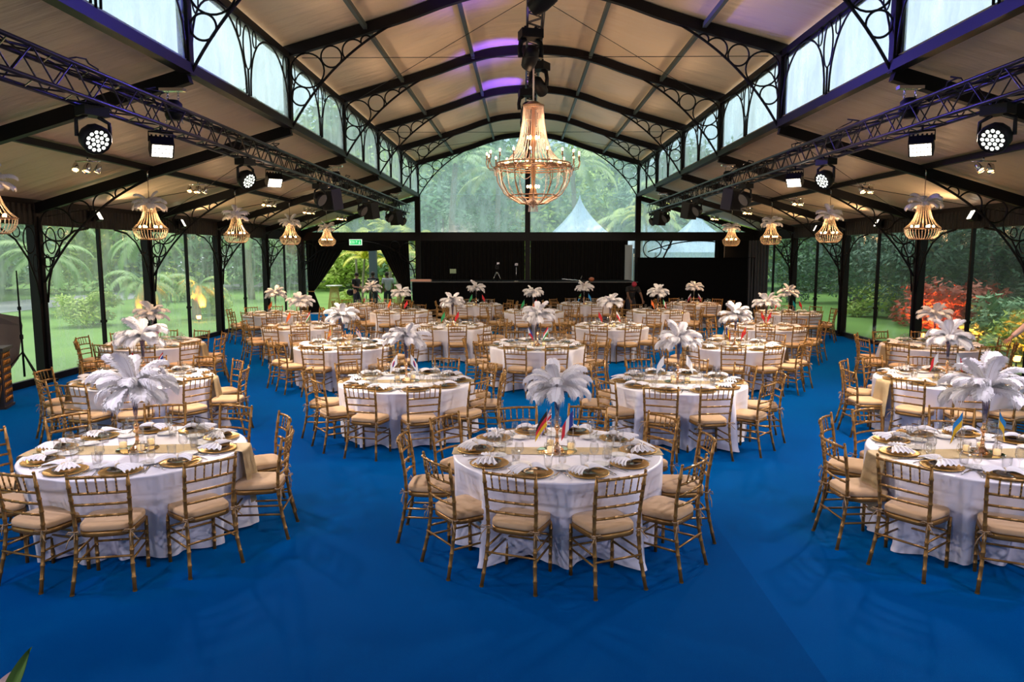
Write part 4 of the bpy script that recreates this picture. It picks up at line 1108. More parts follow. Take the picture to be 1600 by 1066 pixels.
for t, sd in ((tl, 'left'), (t2, 'right')):
    cb = MB()
    for (ya, yb) in ((3, 9), (9, 15), (15, 21), (21, 28)):
        for q in range(3):
            cb.tube([(r.uniform(-.1, .1), ya + (yb - ya) * i / 14, .13 + r.uniform(0, .05)) for i in range(15)], .011, 4)
        for q in range(2):
            c = r.uniform(ya, yb); cb.tube([(r.uniform(-.1, .1), c + .25 * cos(a), .2 + .1 * sin(a)) for a in [2 * pi * k / 12 for k in range(12)]], .009, 4, closed=True)
    obj('power_cable', cb, t, m=plastic)
# chain hoists
hoP = Proto()
hoP.add('motor', MB().lathe([(0, .05), (.09, .05), (.11, .10), (.11, .26), (.07, .3), (0, .3)], 12).box((0, .12, .17), (.1, .12, .12)), plastic)
hoP.add('bracket', MB().box((0, 0, .43), (.32, .1, .04)), chrome)
ch = MB()
for i in range(4):
    for sx in (-.07, .07): ch.tube([(sx + (.014 * cos(a) if i % 2 else 0), (0 if i % 2 else .014 * cos(a)), .30 + i * .036 + .024 * sin(a)) for a in [2 * pi * k / 8 for k in range(8)]], .005, 4, closed=True)
for sx in (-1, 1): ch.tube([(0, 0, .3), (sx * .12, 0, 0)], .008, 4)
hoP.add('chain', ch, chrome)
for k, nmk in ((2, 'nearest'), (4, 'middle'), (6, 'farthest')):
    for s in (-1, 1): hoP.place('chain_hoist', '%s chain hoist above the %s truss' % (nmk, 'left' if s < 0 else 'right'), 'hoist', (s * 4.78, R(k) - .02, 4.19), 0, 'chain hoists')
# wash light (round LED head in a yoke)
def wash_proto(lens):
    P = Proto()
    P.add('base', MB().box((0, 0, -.03), (.26, .2, .10)).tube([(-.06, 0, .0), (-.06, 0, .06)], .02, 5).tube([(.06, 0, .0), (.06, 0, .06)], .02, 5), plastic)
    yk = MB()
    for s in (-1, 1): yk.tube([(s * .06, 0, -.08), (s * .17, 0, -.13), (s * .175, 0, -.30)], .022, 6)
    P.add('yoke', yk, plastic)
    M_ = Matrix.Rotation(rad(-62), 4, 'X')   # local -Z of the head turned
    hd = MB().lathe([(0, .1), (.10, .1), (.15, .03), (.16, -.06), (.145, -.085)], 12, (0, 0, -.30), M_)
    P.add('head', hd, plastic)
    ln = MB().lathe([(0, -.075), (.14, -.075)], 12, (0, 0, -.30), M_)
    P.add('lens', ln, plastic if lens is washm else lens)
    cells = MB()
    for rr_, c in ((0, 1), (.05, 6), (.098, 12)):
        for k in range(c):
            a = 2 * pi * k / c + .2; p = V_ = [M_ @ Vector((rr_ * cos(a) + .0205 * cos(b), rr_ * sin(a) + .0205 * sin(b), -.079)) for b in [2 * pi * q / 8 for q in range(8)]]; cells.add([(v.x, v.y, v.z - .3) for v in V_], [tuple(range(8))])
    P.add('lens_grid', cells, lens, label='honeycomb of pale lenses')
    return P
washP, washO = wash_proto(washm), wash_proto(lensoff)
WORD = ['nearest', 'second', 'third', 'fourth', 'fifth', 'farthest']
washY = {-1: [7.83, 12.08, 16.47, 20.79, 24.95, 27.74], 1: [7.88, 12.2, 16.5, 20.97, 25.51, 28.1]}
for s in (-1, 1):
    for i, y in enumerate(washY[s]):
        (washP if i < 2 else washO).place('wash_light', '%s round wash light under the %s truss' % (WORD[i], 'left' if s < 0 else 'right'), 'stage light', (s * 4.7, y, 4.0), -s * rad(58 if i == 0 else 68), 'round wash lights')
        if i < 2: pass
for s in (-1, 1):
    for y in (3.7, 7.83, 12.1, 16.5, 20.9, 25.0): light('SPOT', 'added_nave_uplight', (s * 4.62, y, 4.42), 190, (1, .76, .52), .15, (-s * .6, y + .4, 7.4), rad(95), .9)  # uplights added to brighten the nave ceiling; the wash heads point down
# LED floods: a box with a bright tiled face
def flood_proto():
    P = Proto()
    P.add('bracket', MB().tube([(-.14, 0, -.10), (-.14, 0, .02), (.14, 0, .02), (.14, 0, -.10)], .012, 5).tube([(0, 0, .02), (0, 0, .1)], .015, 5), plastic)
    M_ = Matrix.Rotation(rad(-48), 4, 'X')
    hs = MB().box((0, 0, -.16), (.27, .2, .16), M=M_)
    for k in range(5): hs.box((0, .02 + .0 * k, -.16), (.02, .2, .2), M=M_ @ Matrix.Translation((-.1 + .05 * k, 0, .02)))
    P.add('housing', hs, plastic)
    fc = MB()
    for i in range(6):
        for j in range(3): fc.box((0, 0, -.16), (.033, .048, .006), M=M_ @ Matrix.Translation((-.1 + .04 * i, -.06 + .06 * j, -.085)))
    P.add('led_face', fc, ledm, label='bright white LED tiles')
    return P
floodP = flood_proto()
WARM = (1, .74, .47)
for s, ys in ((-1, (9.33, 13.51, 17.6)), (1, (9.37, 13.62, 17.81))):
    for i, y in enumerate(ys):
        floodP.place('flood_light', '%s square LED flood under the %s truss' % (WORD[i], 'left' if s < 0 else 'right'), 'stage light', (s * 4.72, y, 3.98), -s * rad(34), 'square LED floods under the trusses')
        light('SPOT', 'flood_beam', (s * 4.70, y - .2, 3.66), 620, (1, .84, .70), .12, (s * 3.2, y - 2.2, .4), rad(142), .8)
        light('SPOT', 'flood_beam', (s * 4.70, y + .16, 3.66), 380, (1, .80, .58), .12, (s * 2.6, y + 2.6, .4), rad(142), .8)
    for i, y in enumerate((5.2, 1.0, -3.2)):     # same row of floods, carried on behind the camera
        floodP.place('flood_light', 'square LED flood under the %s truss, %s outside the picture' % ('left' if s < 0 else 'right', ['just', 'well', 'far'][i]), 'stage light', (s * 4.72, y, 3.98), pi - s * rad(22), 'square LED floods under the trusses')
        light('SPOT', 'flood_beam', (s * 4.70, y + .2, 3.66), 300, (.90, .84, 1), .12, (s * 3.0, y + 2.6, .6), rad(140), .8)
# speakers / blinder boxes
bxP = Proto()
bxP.add('cabinet', MB().add([(-.16, -.14, -.5), (.16, -.14, -.5), (.2, .16, -.5), (-.2, .16, -.5), (-.16, -.14, -.02), (.16, -.14, -.02), (.2, .16, -.02), (-.2, .16, -.02)], [(3, 2, 1, 0), (4, 5, 6, 7), (0, 1, 5, 4), (1, 2, 6, 5), (2, 3, 7, 6), (3, 0, 4, 7)]), bluecase)
bxP.add('clamp', MB().tube([(0, 0, -.03), (0, 0, .06)], .025, 6), chrome)
bxP.add('grille', MB().box((0, -.146, -.26), (.28, .012, .42)), mat('speaker_grille', (.012, .012, .013), .8, spec=.1, bump=.5, bscale=400))
for s, ys in ((-1, (17.29, 21.74, 26.07)), (1, (17.35, 21.76, 26.4))):
    for i, y in enumerate(ys): bxP.place('loudspeaker', '%s black speaker box under the %s truss' % (WORD[i], 'left' if s < 0 else 'right'), 'speaker', (s * 4.7, y, 4.0), s * rad(20), 'speakers under the trusses', rot=(rad(12), 0, s * rad(25)))
# spot clusters under the aisle purlins
clP = Proto()
br = MB().tube([(-.2, 0, .0), (.2, 0, 0)], .014, 5).tube([(0, 0, 0), (0, 0, .06)], .012, 5)
clP.add('cluster_bar', br, chrome)
for i, (x, y) in enumerate(((-.16, -.06), (-.05, .06), (.06, -.06), (.17, .05))):
    M_ = Matrix.Rotation(rad(-38 + 6 * i), 4, 'X') @ Matrix.Rotation(rad(-15 + 10 * i), 4, 'Y')
    can = MB().lathe([(0, .0), (.03, -.01), (.045, -.06), (.055, -.16), (.05, -.16), (.04, -.06), (0, -.03)], 12, (x, y, -.04), M_)
    fl_ = MB().lathe([(0, -.145), (.046, -.145)], 10, (x, y, -.04), M_)
    clP.add('spot_can', can, chrome, subs=[('lamp_face', fl_.mesh('lamp_face', spotm))])
for s, ys in ((-1, (12.1, 16.18, 20.73, 24.6, 29.0)), (1, (12.3, 16.45, 20.5, 25.0, 29.2))):
    for i, y in enumerate(ys):
        clP.place('spot_cluster', '%s cluster of small chrome spotlights under the %s aisle roof' % (WORD[i] if i < 4 else 'farthest', 'left' if s < 0 else 'right'), 'spotlight', (s * 7.28, y, 3.99), 0, 'chrome spot clusters')
        light('SPOT', 'cluster_beam', (s * 7.28, y, 3.76), 480, (1, .58, .30), .06, (s * 6.6, y - .3, 0), rad(110), .8)
# header floods on the side walls, tilted up to the roof
wfP = Proto()
wfP.add('housing', MB().box((0, 0, 0), (.30, .08, .22), M=Matrix.Rotation(rad(-25), 4, 'X')).box((0, .12, -.1), (.04, .1, .04)), plastic)
wfP.add('lamp_face', MB().box((0, -.045, .02), (.27, .012, .18), M=Matrix.Rotation(rad(-25), 4, 'X')), ledm, label='glaring white lamp face')
for s, ys in ((-1, (15.87, 19.82, 24.05, 11.8)), (1, (15.94, 20.14, 24.32, 11.8))):
    for i, y in enumerate(ys):
        if i < 3: wfP.place('wall_flood', '%s flood light on the %s wall header' % (WORD[i], 'left' if s < 0 else 'right'), 'flood light', (s * 9.36, y, 3.30), 0, 'flood lights on the wall headers', rot=(0, 0, -s * pi / 2 + 0 + (-.3 * s)))
        if i < 3:
            light('SPOT', 'header_beam', (s * 9.22, y, 3.33), 170, (1, .70, .40), .08, (s * 6.0, y + .6, 3.75), rad(120), .9)
# mini beaded chandeliers with feather crowns
def strand(mb, P, r):
    P = [Vector(p) for p in P]; L = sum((P[i + 1] - P[i]).length for i in range(len(P) - 1)); k = max(2, int(L / (r * 2.1)))
    for j in range(k + 1):
        d = L * j / k; i = 0
        while i < len(P) - 2 and d > (P[i + 1] - P[i]).length: d -= (P[i + 1] - P[i]).length; i += 1
        q = (P[i + 1] - P[i]); mb.bead(P[i] + q * min(1, d / max(1e-6, q.length)), r)
mini_b = MB(); mini_k = MB(); mini_bulb = MB(); mini_f = MB()
for k in range(22):
    a = 2 * pi * k / 22; ca, sa = cos(a), sin(a)
    strand(mini_b, [(q * ca, q * sa, z) for q, z in ((.10, .0), (.115, -.14), (.16, -.28), (.22, -.38), (.305, -.46))], .0088)
for k in range(34):
    a = 2 * pi * k / 34; ca, sa = cos(a), sin(a)
    strand(mini_k, [(q * ca, q * sa, z) for q, z in ((.305, -.47), (.295, -.54), (.26, -.61), (.20, -.66))], .0088)
for z, q in ((0, .10), (-.465, .308), (-.665, .2)): mini_f.tube(ring((0, 0, z), q, 'z', 30), .009, 5, closed=True)
mini_f.tube([(0, 0, .50), (0, 0, -.46)], .006, 5)
for k in range(3): a = pi * k / 3; mini_f.tube([(.3 * cos(a), .3 * sin(a), -.465), (-.3 * cos(a), -.3 * sin(a), -.465)], .006, 4)
for k in range(6): a = 2 * pi * k / 6; mini_bulb.ball((.18 * cos(a), .18 * sin(a), -.43), .022, 8, 6, (1, 1, 1.4))
miniP = Proto().add('frame', mini_f, bronze).add('bead_strands', mini_b, beadm, label='strings of crystal beads').add('bead_basket', mini_k, beadm).add('bulbs', mini_bulb, bulbm, label='glowing candle bulbs')
cord = MB().tube([(0, 0, .5), (0, 0, .62)], .014, 5).mesh('hook', chrome)
for s in (-1, 1):
    for k in range(2, 7):
        if s > 0 and k == 2: continue
        nmk = ['', '', 'nearest', 'second', 'third', 'fourth', 'farthest'][k] if s < 0 else ['', '', '', 'nearest', 'second', 'third', 'farthest'][k]
        t = miniP.place('beaded_chandelier', '%s small beaded chandelier with feather crown, %s aisle' % (nmk, 'left' if s < 0 else 'right'), 'chandelier', (s * 7.25, R(k) - .12, 3.43), r.uniform(0, 6), 'small beaded chandeliers')
        obj('hook', cord, t)
        for grp, cnt, off, z in ((F_up, 2, 0, .0), (F_mid, 6, .4, .0), (F_low, 7, .1, -.02)):
            for i in range(cnt):
                o = obj('feather', r.choice(grp), t, (0, 0, z), (r.uniform(-.1, .1), r.uniform(-.1, .1), 2 * pi * i / cnt + off + r.uniform(-.2, .2))); q = r.uniform(.74, .9); o.scale = (q, q, q)
        light('POINT', 'chandelier_glow', (s * 7.25, R(k) - .12, 3.06), 16, (1, .58, .27), .1)
# ---- the big chandelier
cx, cy = .02, 16.2
t = thing('crystal_chandelier', 'huge rose crystal bead chandelier hanging from the ridge', 'chandelier', (cx, cy, 4.36))
fr = MB()
for z, q in ((1.28, .22), (.06, .80), (-.04, .82), (.0, .74), (-.62, .52)): fr.tube(ring((0, 0, z), q, 'z', 48), .016, 5, closed=True)
for k in range(6):
    a = pi * k / 6; fr.tube([(.8 * cos(a), .8 * sin(a), .02), (-.8 * cos(a), -.8 * sin(a), .02)], .012, 4)
fr.lathe([(.02, 1.34), (.10, 1.36), (.22, 1.28), (.20, 1.24)], 20)
for k in range(12):
    a = 2 * pi * k / 12; fr.tube([(q * cos(a), q * sin(a), z) for q, z in ((.8, -.04), (.78, -.3), (.62, -.58), (.3, -.78), (.04, -.82))], .010, 4)
obj('frame', fr, t, m=bronze)
obj('centre_column', MB().lathe([(0, 1.25), (.03, 1.25), (.04, .6), (.06, .5), (.03, .3), (.06, .05), (.04, -.4), (.1, -.6), (.05, -.82), (0, -.9)], 14), t, m=bronze)
sb = MB()
for k in range(36):
    a = 2 * pi * k / 36; strand(sb, [(q * cos(a), q * sin(a), z) for q, z in ((.21, 1.27), (.235, .95), (.29, .62), (.38, .34), (.55, .14), (.80, .05))], .0135)
obj('bead_strands', sb, t, m=pinkbead, label='rose crystal strings from cap to ring')
sw = MB()
for k in range(16):
    a0, a1 = 2 * pi * k / 16, 2 * pi * (k + 1) / 16
    strand(sw, [((.84) * cos(a0 + (a1 - a0) * i / 6), .84 * sin(a0 + (a1 - a0) * i / 6), -.04 - .14 * sin(pi * i / 6)) for i in range(7)], .011)
    strand(sw, [(q * cos(a0), q * sin(a0), z) for q, z in ((.8, -.05), (.74, -.4), (.55, -.66), (.28, -.78), (.06, -.7))], .011)
for k in range(20):
    a = 2 * pi * k / 20; strand(sw, [(.07 * cos(a), .07 * sin(a), -.55), (.10 * cos(a), .1 * sin(a), -.95)], .010)
obj('bead_swags', sw, t, m=pinkbead)
for k in range(18):
    a = 2 * pi * k / 18 + .1; arm = MB()
    arm.tube([(q * cos(a), q * sin(a), z) for q, z in ((.80, 0), (.88, -.06), (.98, -.04), (1.02, .06), (1.0, .15))], .010, 5)
    arm.lathe([(.0, .14), (.03, .15), (.02, .16), (.014, .16), (.014, .23)], 8, (1.0 * cos(a), 1.0 * sin(a), 0))
    o = obj('candle_arm', arm, t, m=bronze); obj('bulb', MB().ball((1.0 * cos(a), 1.0 * sin(a), .26), .022, 8, 6, (1, 1, 1.7)), o, m=bulbm)
ib = MB()
for (q, z, c) in ((.12, .62, 6), (.12, -.42, 6), (.6, .07, 14)):
    for k in range(c): a = 2 * pi * k / c; ib.ball((q * cos(a), q * sin(a), z), .024, 8, 6, (1, 1, 1.4))
obj('inner_bulbs', ib, t, m=bulbm)
chn = MB(); strand(chn, [(0, 0, 1.36), (0, 0, 2.3)], .024); chn.tube([(0, 0, 1.3), (0, 0, 2.4)], .02, 6); obj('hanging_chain', chn, t, m=pinkbead)
light('POINT', 'chandelier_glow', (cx, cy, 5.0), 70, (1, .62, .34), .25); light('POINT', 'chandelier_glow', (cx, cy, 3.95), 60, (1, .62, .34), .2)
# moving heads on the ridge truss
def mover_proto(lit):
    P = Proto()
    P.add('base', MB().box((0, 0, -.02), (.42, .32, .16)).tube([(-.1, 0, .05), (-.1, 0, .13)], .03, 6).tube([(.1, 0, .05), (.1, 0, .13)], .03, 6), plastic)
    yk = MB()
    for s in (-1, 1):
        yk.tube([(s * .1, 0, -.1), (s * .19, 0, -.16), (s * .215, 0, -.3), (s * .2, 0, -.44)], [.05, .05, .045, .05], 8)
    P.add('yoke', yk, plastic)
    M_ = Matrix.Rotation(rad(62 if not lit else -70), 4, 'X')
    P.add('head', MB().lathe([(0, .2), (.09, .2), (.14, .12), (.15, -.08), (.13, -.24), (.11, -.25)], 14, (0, 0, -.42), M_), plastic)
    P.add('lens', MB().lathe([(0, -.24), (.11, -.24)], 14, (0, 0, -.42), M_), violetm if lit else lensoff)
    return P
mvA, mvB = mover_proto(False), mover_proto(True)
for i, (x, y, lit, ry) in enumerate(((.12, 11.3, False, 60), (-.06, 14.5, False, 15), (.14, 16.9, False, -30), (-.1, 19.6, False, 10), (-.03, 22.2, True, 175), (-.05, 24.9, True, 185), (.0, 8.4, False, 20))):
    (mvB if lit else mvA).place('moving_head', '%s black moving-head lamp hanging from the ridge truss' % ['second', 'third', 'fourth', 'fifth', 'sixth', 'farthest', 'nearest'][i], 'stage light', (x, y, 6.635), rad(ry), 'moving heads under the ridge truss')
# violet washes up to the ridge from the moving heads
for y in (13.2, 17.8, 21.6): light('SPOT', 'violet_beam', (-.05, y, 6.1), 420, (.16, .07, 1), .08, (-.9, y + .7, 7.4), rad(75), .9)
light('SPOT', 'violet_beam', (.1, 15.0, 6.0), 1300, (.12, .10, 1), .1, (4.6, 12.5, 5.0), rad(60), .9)
light('SPOT', 'violet_beam', (-.1, 12.0, 6.0), 1300, (.12, .10, 1), .1, (-4.7, 8.5, 5.0), rad(60), .9)
light('SPOT', 'violet_beam', (.1, 12.0, 6.0), 1300, (.12, .10, 1), .1, (4.7, 9.5, 5.0), rad(60), .9)
for s in (-1, 1): light('SPOT', 'violet_beam', (s * .2, 15.5, 6.2), 500, (.12, .10, 1), .08, (s * 4.7, 17.3, 3.8), rad(16), .6)
# roof tie cables
cb = MB()
for k in (3, 5):
    cb.tube([(-4.3, R(k), 6.1), (4.3, R(k), 6.1)], .006, 4)
for s in (-1, 1):
    cb.tube([(s * 4.4, R(4), 6.1), (0, R(3), 7.2), (-s * 4.4, R(2), 6.1)], .007, 4)
    cb.tube([(s * 4.4, R(6), 6.1), (0, R(6.6), 7.1)], .006, 4)
trim(cb)
for s in (-1, 1):
    cb = MB()
    for k in (3, 4, 5): cb.tube([(s * 9.4, R(k) + .1, 3.2), (s * 4.9, R(k + 1) - .1, 4.6)], .006, 4).tube([(s * 9.4, R(k + 1) - .1, 3.2), (s * 4.9, R(k) + .1, 4.6)], .006, 4)
    trim(cb)

# ================================================================== PEOPLE
def skinned(name, joints, edges, parent, m, root=0, sub=1):
    me = bpy.data.meshes.new(name); me.from_pydata([j[0] for j in joints], edges, [])
    o = bpy.data.objects.new(name, me); COL.objects.link(o); o.parent = parent
    me.materials.append(m)
    md = o.modifiers.new('skin', 'SKIN'); md.use_smooth_shade = True
    sv = me.skin_vertices[0].data if me.skin_vertices else None
    if sv is None:
        bpy.context.view_layer.update(); sv = me.skin_vertices[0].data
    for i, j in enumerate(joints):
        rr_ = j[1] if isinstance(j[1], tuple) else (j[1], j[1]); sv[i].radius = rr_; sv[i].use_root = (i == root)
    ss = o.modifiers.new('sub', 'SUBSURF'); ss.levels = sub; ss.render_levels = sub
    return o
def person(label, loc, rz, shirt, trous, skn, pose, hair=hairm, cap=None, sleeves='short', marks=False):
    """pose: dict of joints in local coords, facing -Y; z up"""
    t = thing('person', label, 'person', loc, rz)
    p = dict(pel=(0, 0, .95), chest=(0, .0, 1.28), neck=(0, .0, 1.48), head=(0, -.01, 1.62), crown=(0, 0, 1.72),
             sl=(.19, 0, 1.42), el=(.25, .02, 1.14), hl=(.26, -.06, .88), sr=(-.19, 0, 1.42), er=(-.25, .02, 1.14), hr=(-.26, -.06, .88),
             tl=(.10, 0, .88), kl=(.11, -.02, .48), al=(.11, .02, .08), tr=(-.10, 0, .88), kr=(-.11, -.02, .48), ar=(-.11, .02, .08))
    p.update(pose); V = {k: Vector(v) for k, v in p.items()}
    J = []; idx = {}
    def a(k, v, r_): idx[k] = len(J); J.append((tuple(v), r_)); return idx[k]
    E_ = []
    def e(a_, b_): E_.append((idx[a_], idx[b_]))
    a('pel', V['pel'], (.14, .11)); a('waist', V['pel'].lerp(V['chest'], .5), (.13, .10)); a('chest', V['chest'], (.15, .11)); a('sh', V['chest'].lerp(V['neck'], .6), (.11, .08)); a('neck', V['neck'], .055)
    hv = (V['crown'] - V['neck']).normalized(); a('jaw', V['neck'].lerp(V['head'], .55), (.065, .07)); a('head', V['head'], (.078, .09)); a('crown', V['crown'], (.06, .07))
    for x, y in (('pel', 'waist'), ('waist', 'chest'), ('chest', 'sh'), ('sh', 'neck'), ('neck', 'jaw'), ('jaw', 'head'), ('head', 'crown')): e(x, y)
    for q in 'lr':
        a('s' + q, V['s' + q], .062); a('e' + q, V['e' + q], .045); a('w' + q, V['e' + q].lerp(V['h' + q], .85), .030); a('h' + q, V['h' + q], (.042, .022))
        e('sh', 's' + q); e('s' + q, 'e' + q); e('e' + q, 'w' + q); e('w' + q, 'h' + q)
        a('t' + q, V['t' + q], .09); a('k' + q, V['k' + q], .062); a('a' + q, V['a' + q], .042)
        e('pel', 't' + q); e('t' + q, 'k' + q); e('k' + q, 'a' + q)
        # fingers and thumb
        d = (V['h' + q] - V['e' + q]).normalized(); sd = d.cross(Vector((0, 1, 0))); sd = sd.normalized() if sd.length > .1 else Vector((1, 0, 0))
        for fi in range(4):
            k = 'f%s%d' % (q, fi); off = sd * (-.03 + .02 * fi)
            a(k + 'a', V['h' + q] + d * .05 + off, .009); a(k + 'b', V['h' + q] + d * (.085 + .01 * (fi in (1, 2))) + off + Vector((0, -.02, -.01)), .007); e('h' + q, k + 'a'); e(k + 'a', k + 'b')
        k = 'th' + q; a(k, V['h' + q] + d * .01 + sd * .055, .010); a(k + 'b', V['h' + q] + d * .045 + sd * .066, .008); e('h' + q, k); e(k, k + 'b')
    skinned('body', J, E_, t, skn)
    # clothes
    J2 = []; ix = {}; E2 = []
    def b(k, v, r_): ix[k] = len(J2); J2.append((tuple(v), r_))
    b('pel', V['pel'] + Vector((0, 0, -.10)), (.175, .15)); b('waist', V['pel'].lerp(V['chest'], .5), (.158, .13)); b('chest', V['chest'], (.18, .14)); b('sh', V['chest'].lerp(V['neck'], .55), (.14, .105)); b('nk', V['chest'].lerp(V['neck'], .92), (.075, .075))
    for x, y in (('pel', 'waist'), ('waist', 'chest'), ('chest', 'sh'), ('sh', 'nk')): E2.append((ix[x], ix[y]))
    for q in 'lr':
        b('s' + q, V['s' + q], .085); b('u' + q, V['s' + q].lerp(V['e' + q], .75), .072); E2 += [(ix['sh'], ix['s' + q]), (ix['s' + q], ix['u' + q])]
        if sleeves == 'long': b('e' + q, V['e' + q], .064); b('w' + q, V['e' + q].lerp(V['h' + q], .82), .045); E2 += [(ix['u' + q], ix['e' + q]), (ix['e' + q], ix['w' + q])]
    skinned('shirt', J2, E2, t, shirt)
    J3 = [(tuple(V['pel'] + Vector((0, 0, .04))), (.155, .125)), (tuple(V['pel'] + Vector((0, 0, -.06))), (.16, .13))]; E3 = [(0, 1)]
    for q in 'lr':
        i0 = len(J3); J3 += [(tuple(V['t' + q]), .11), (tuple(V['k' + q]), .082), (tuple(V['a' + q] + Vector((0, 0, .02))), .065)]; E3 += [(1, i0), (i0, i0 + 1), (i0 + 1, i0 + 2)]
    skinned('trousers', J3, E3, t, trous)
    for q in 'lr':
        o = obj('shoe', MB().ball((0, -.06, .0), .055, 10, 6, (.85, 2.4, .9)), t, tuple(V['a' + q] + Vector((0, 0, -.03))), m=shoem)
    hd = V['head']; up_ = hv
    Mh = hv.to_track_quat('Z', 'Y').to_matrix().to_4x4()
    hr_ = MB(); hr_.ball((0, 0, 0), .1, 14, 8, (.92, 1.05, 1.0)); o = obj('hair' if not cap else 'cap', hr_, t, m=cap or hair); o.location = tuple(hd + hv * .045 + Vector((0, .022, 0)))
    fc = MB(); fc.ball((0, -.098, .0), .014, 8, 5, (.8, 1.2, 1.4)); 
    for sx in (-1, 1): fc.ball((sx * .085, 0, .0), .022, 8, 5, (.4, .8, 1.3))
    o = obj('nose_and_ears', fc, t, tuple(hd), m=skn)
    fe = MB()
    for sx in (-1, 1): fe.ball((sx * .03, -.086, .02), .011, 8, 5, (1.2, .5, .8))
    fe.box((0, -.092, -.045), (.045, .008, .008)); obj('eyes_and_mouth', fe, t, tuple(hd), m=hairm)
    if marks:
        mk = MB()
        for i in range(5): mk.box((-.12 + .06 * i, .0, .0), (.04, .008, .05))
        obj('shirt_print', mk, t, tuple(V['chest'] + Vector((0, .148, .09))), m=white, label='row of white block print')
    return t
# man in black with bag, looking right, hands before him
t = person('man in black shirt with a shoulder bag standing in the garden doorway', (-7.45, 31.9, -.07), rad(70), shirtb, pantm, skin,
       dict(er=(-.27, -.02, 1.15), hr=(-.12, -.28, 1.10), el=(.27, -.02, 1.15), hl=(.10, -.28, 1.05), neck=(0, -.03, 1.48), head=(0, -.06, 1.61), crown=(0, -.05, 1.71), kl=(.11, -.1, .48)))
obj('shoulder_bag', MB().ball((0, 0, 0), .17, 12, 8, (.75, 1.1, .9)), t, (.05, .32, .88), m=plastic); obj('bag_strap', MB().tube([(.1, .3, 1.0), (.17, .12, 1.48), (.05, -.12, 1.35), (-.1, .1, 1.0)], .015, 5), t, m=plastic)
person('man with curly hair in a black shirt seen from behind outside the doorway', (-6.95, 33.1, -.07), rad(185), shirtb, pantm, skind, dict(), marks=True)
person('man in a pale grey t-shirt standing on the lawn right in the doorway', (-6.25, 32.9, -.07), rad(200), shirtg, pantm, skind, dict(hl=(.28, -.02, .88), head=(.03, -.04, 1.62)))
# bending worker in front of the black partition
person('worker in black with a red cap bending over a back-row table', (3.78, 26.9, 0), rad(15), shirtb, pantm, skind,
       dict(pel=(0, .12, .92), chest=(0, -.02, 1.17), neck=(0, -.14, 1.3), head=(0, -.20, 1.36), crown=(0, -.27, 1.42), sl=(.2, -.08, 1.24), el=(.28, -.2, 1.0), hl=(.3, -.32, .78), sr=(-.2, -.08, 1.24), er=(-.26, -.24, 1.02), hr=(-.22, -.4, .80), tl=(.1, .12, .86), tr=(-.1, .12, .86)), cap=capm)
# waiter at the right edge: only forearm and hand are in the picture
person('person in pale pink long sleeves resting a hand on a chair, right edge', (8.95, 12.75, 0), rad(-60), shirtp, pantm, skin,
       dict(sr=(-.19, -.02, 1.44), er=(-.34, -.14, 1.25), hr=(-.48, -.42, 1.0)), sleeves='long')

# ================================================================== LEFT EDGE AND FOREGROUND
t = thing('carved_screen', 'dark carved cabinet with gold fretwork at the left edge', 'cabinet', (-8.95, 11.6, 0), rad(20))
obj('cabinet_body', MB().box((0, 0, .48), (.7, .45, .92)).box((0, 0, .97), (.78, .52, .05)).box((0, 0, .02), (.74, .48, .04)), t, m=cabm)
fw = MB()
for i in range(6):
    for j in range(4):
        fw.tube([(-.27 + .11 * i + .045 * cos(a) * (1 if j % 2 else -1), -.235, .48 + .11 * j + .05 * sin(2 * a)) for a in [2 * pi * k / 12 for k in range(12)]], .011, 4, closed=True)
    for q in (-1, 1): fw.tube([(-.33 + .12 * i, -.235, .06), (-.27 + .12 * i, -.235, .40)], .006, 4)
for i in range(5):
    for j in range(7): fw.tube([(.357, -.17 + .085 * i, .10 + .12 * j), (.357, -.12 + .07 * i, .18 + .12 * j)], .010, 4)
obj('gold_fretwork', fw, t, m=cabg, label='gold carved pattern')
t = thing('light_stand', 'black tripod stand beside the carved cabinet by the left wall', 'stand', (-9.15, 12.9, 0))
obj('pole', MB().tube([(0, 0, .3), (0, 0, 1.35), (0, 0, 2.2)], [.02, .018, .012], 6).lathe([(.03, .98), (.03, 1.06)], 8).lathe([(.03, 1.5), (.03, 1.56)], 8), t, m=plastic)
for a in (-20, 100, 220): obj('leg', MB().tube([(0, 0, .75), (.62 * cos(rad(a)), .62 * sin(rad(a)), .012)], .014, 5), t, m=plastic)
fm = MB()
fm.add([(-9.46, 12.3, 1.55), (-9.3, 13.1, 1.36), (-9.28, 13.12, 1.2), (-9.30, 12.98, .62), (-9.42, 12.6, .2), (-9.44, 12.45, .9), (-9.45, 12.5, 1.3)], [(0, 1, 2, 6), (6, 2, 3, 5), (5, 3, 4)])
fm.add([(a + .015, b, c) for a, b, c in fm.v[:7]], [(0, 6, 2, 1), (6, 5, 3, 2), (5, 4, 3)])
tag(obj('rolled_flap', fm, m=greyflap), 'folded grey vinyl flap hanging on the left wall', 'flap')
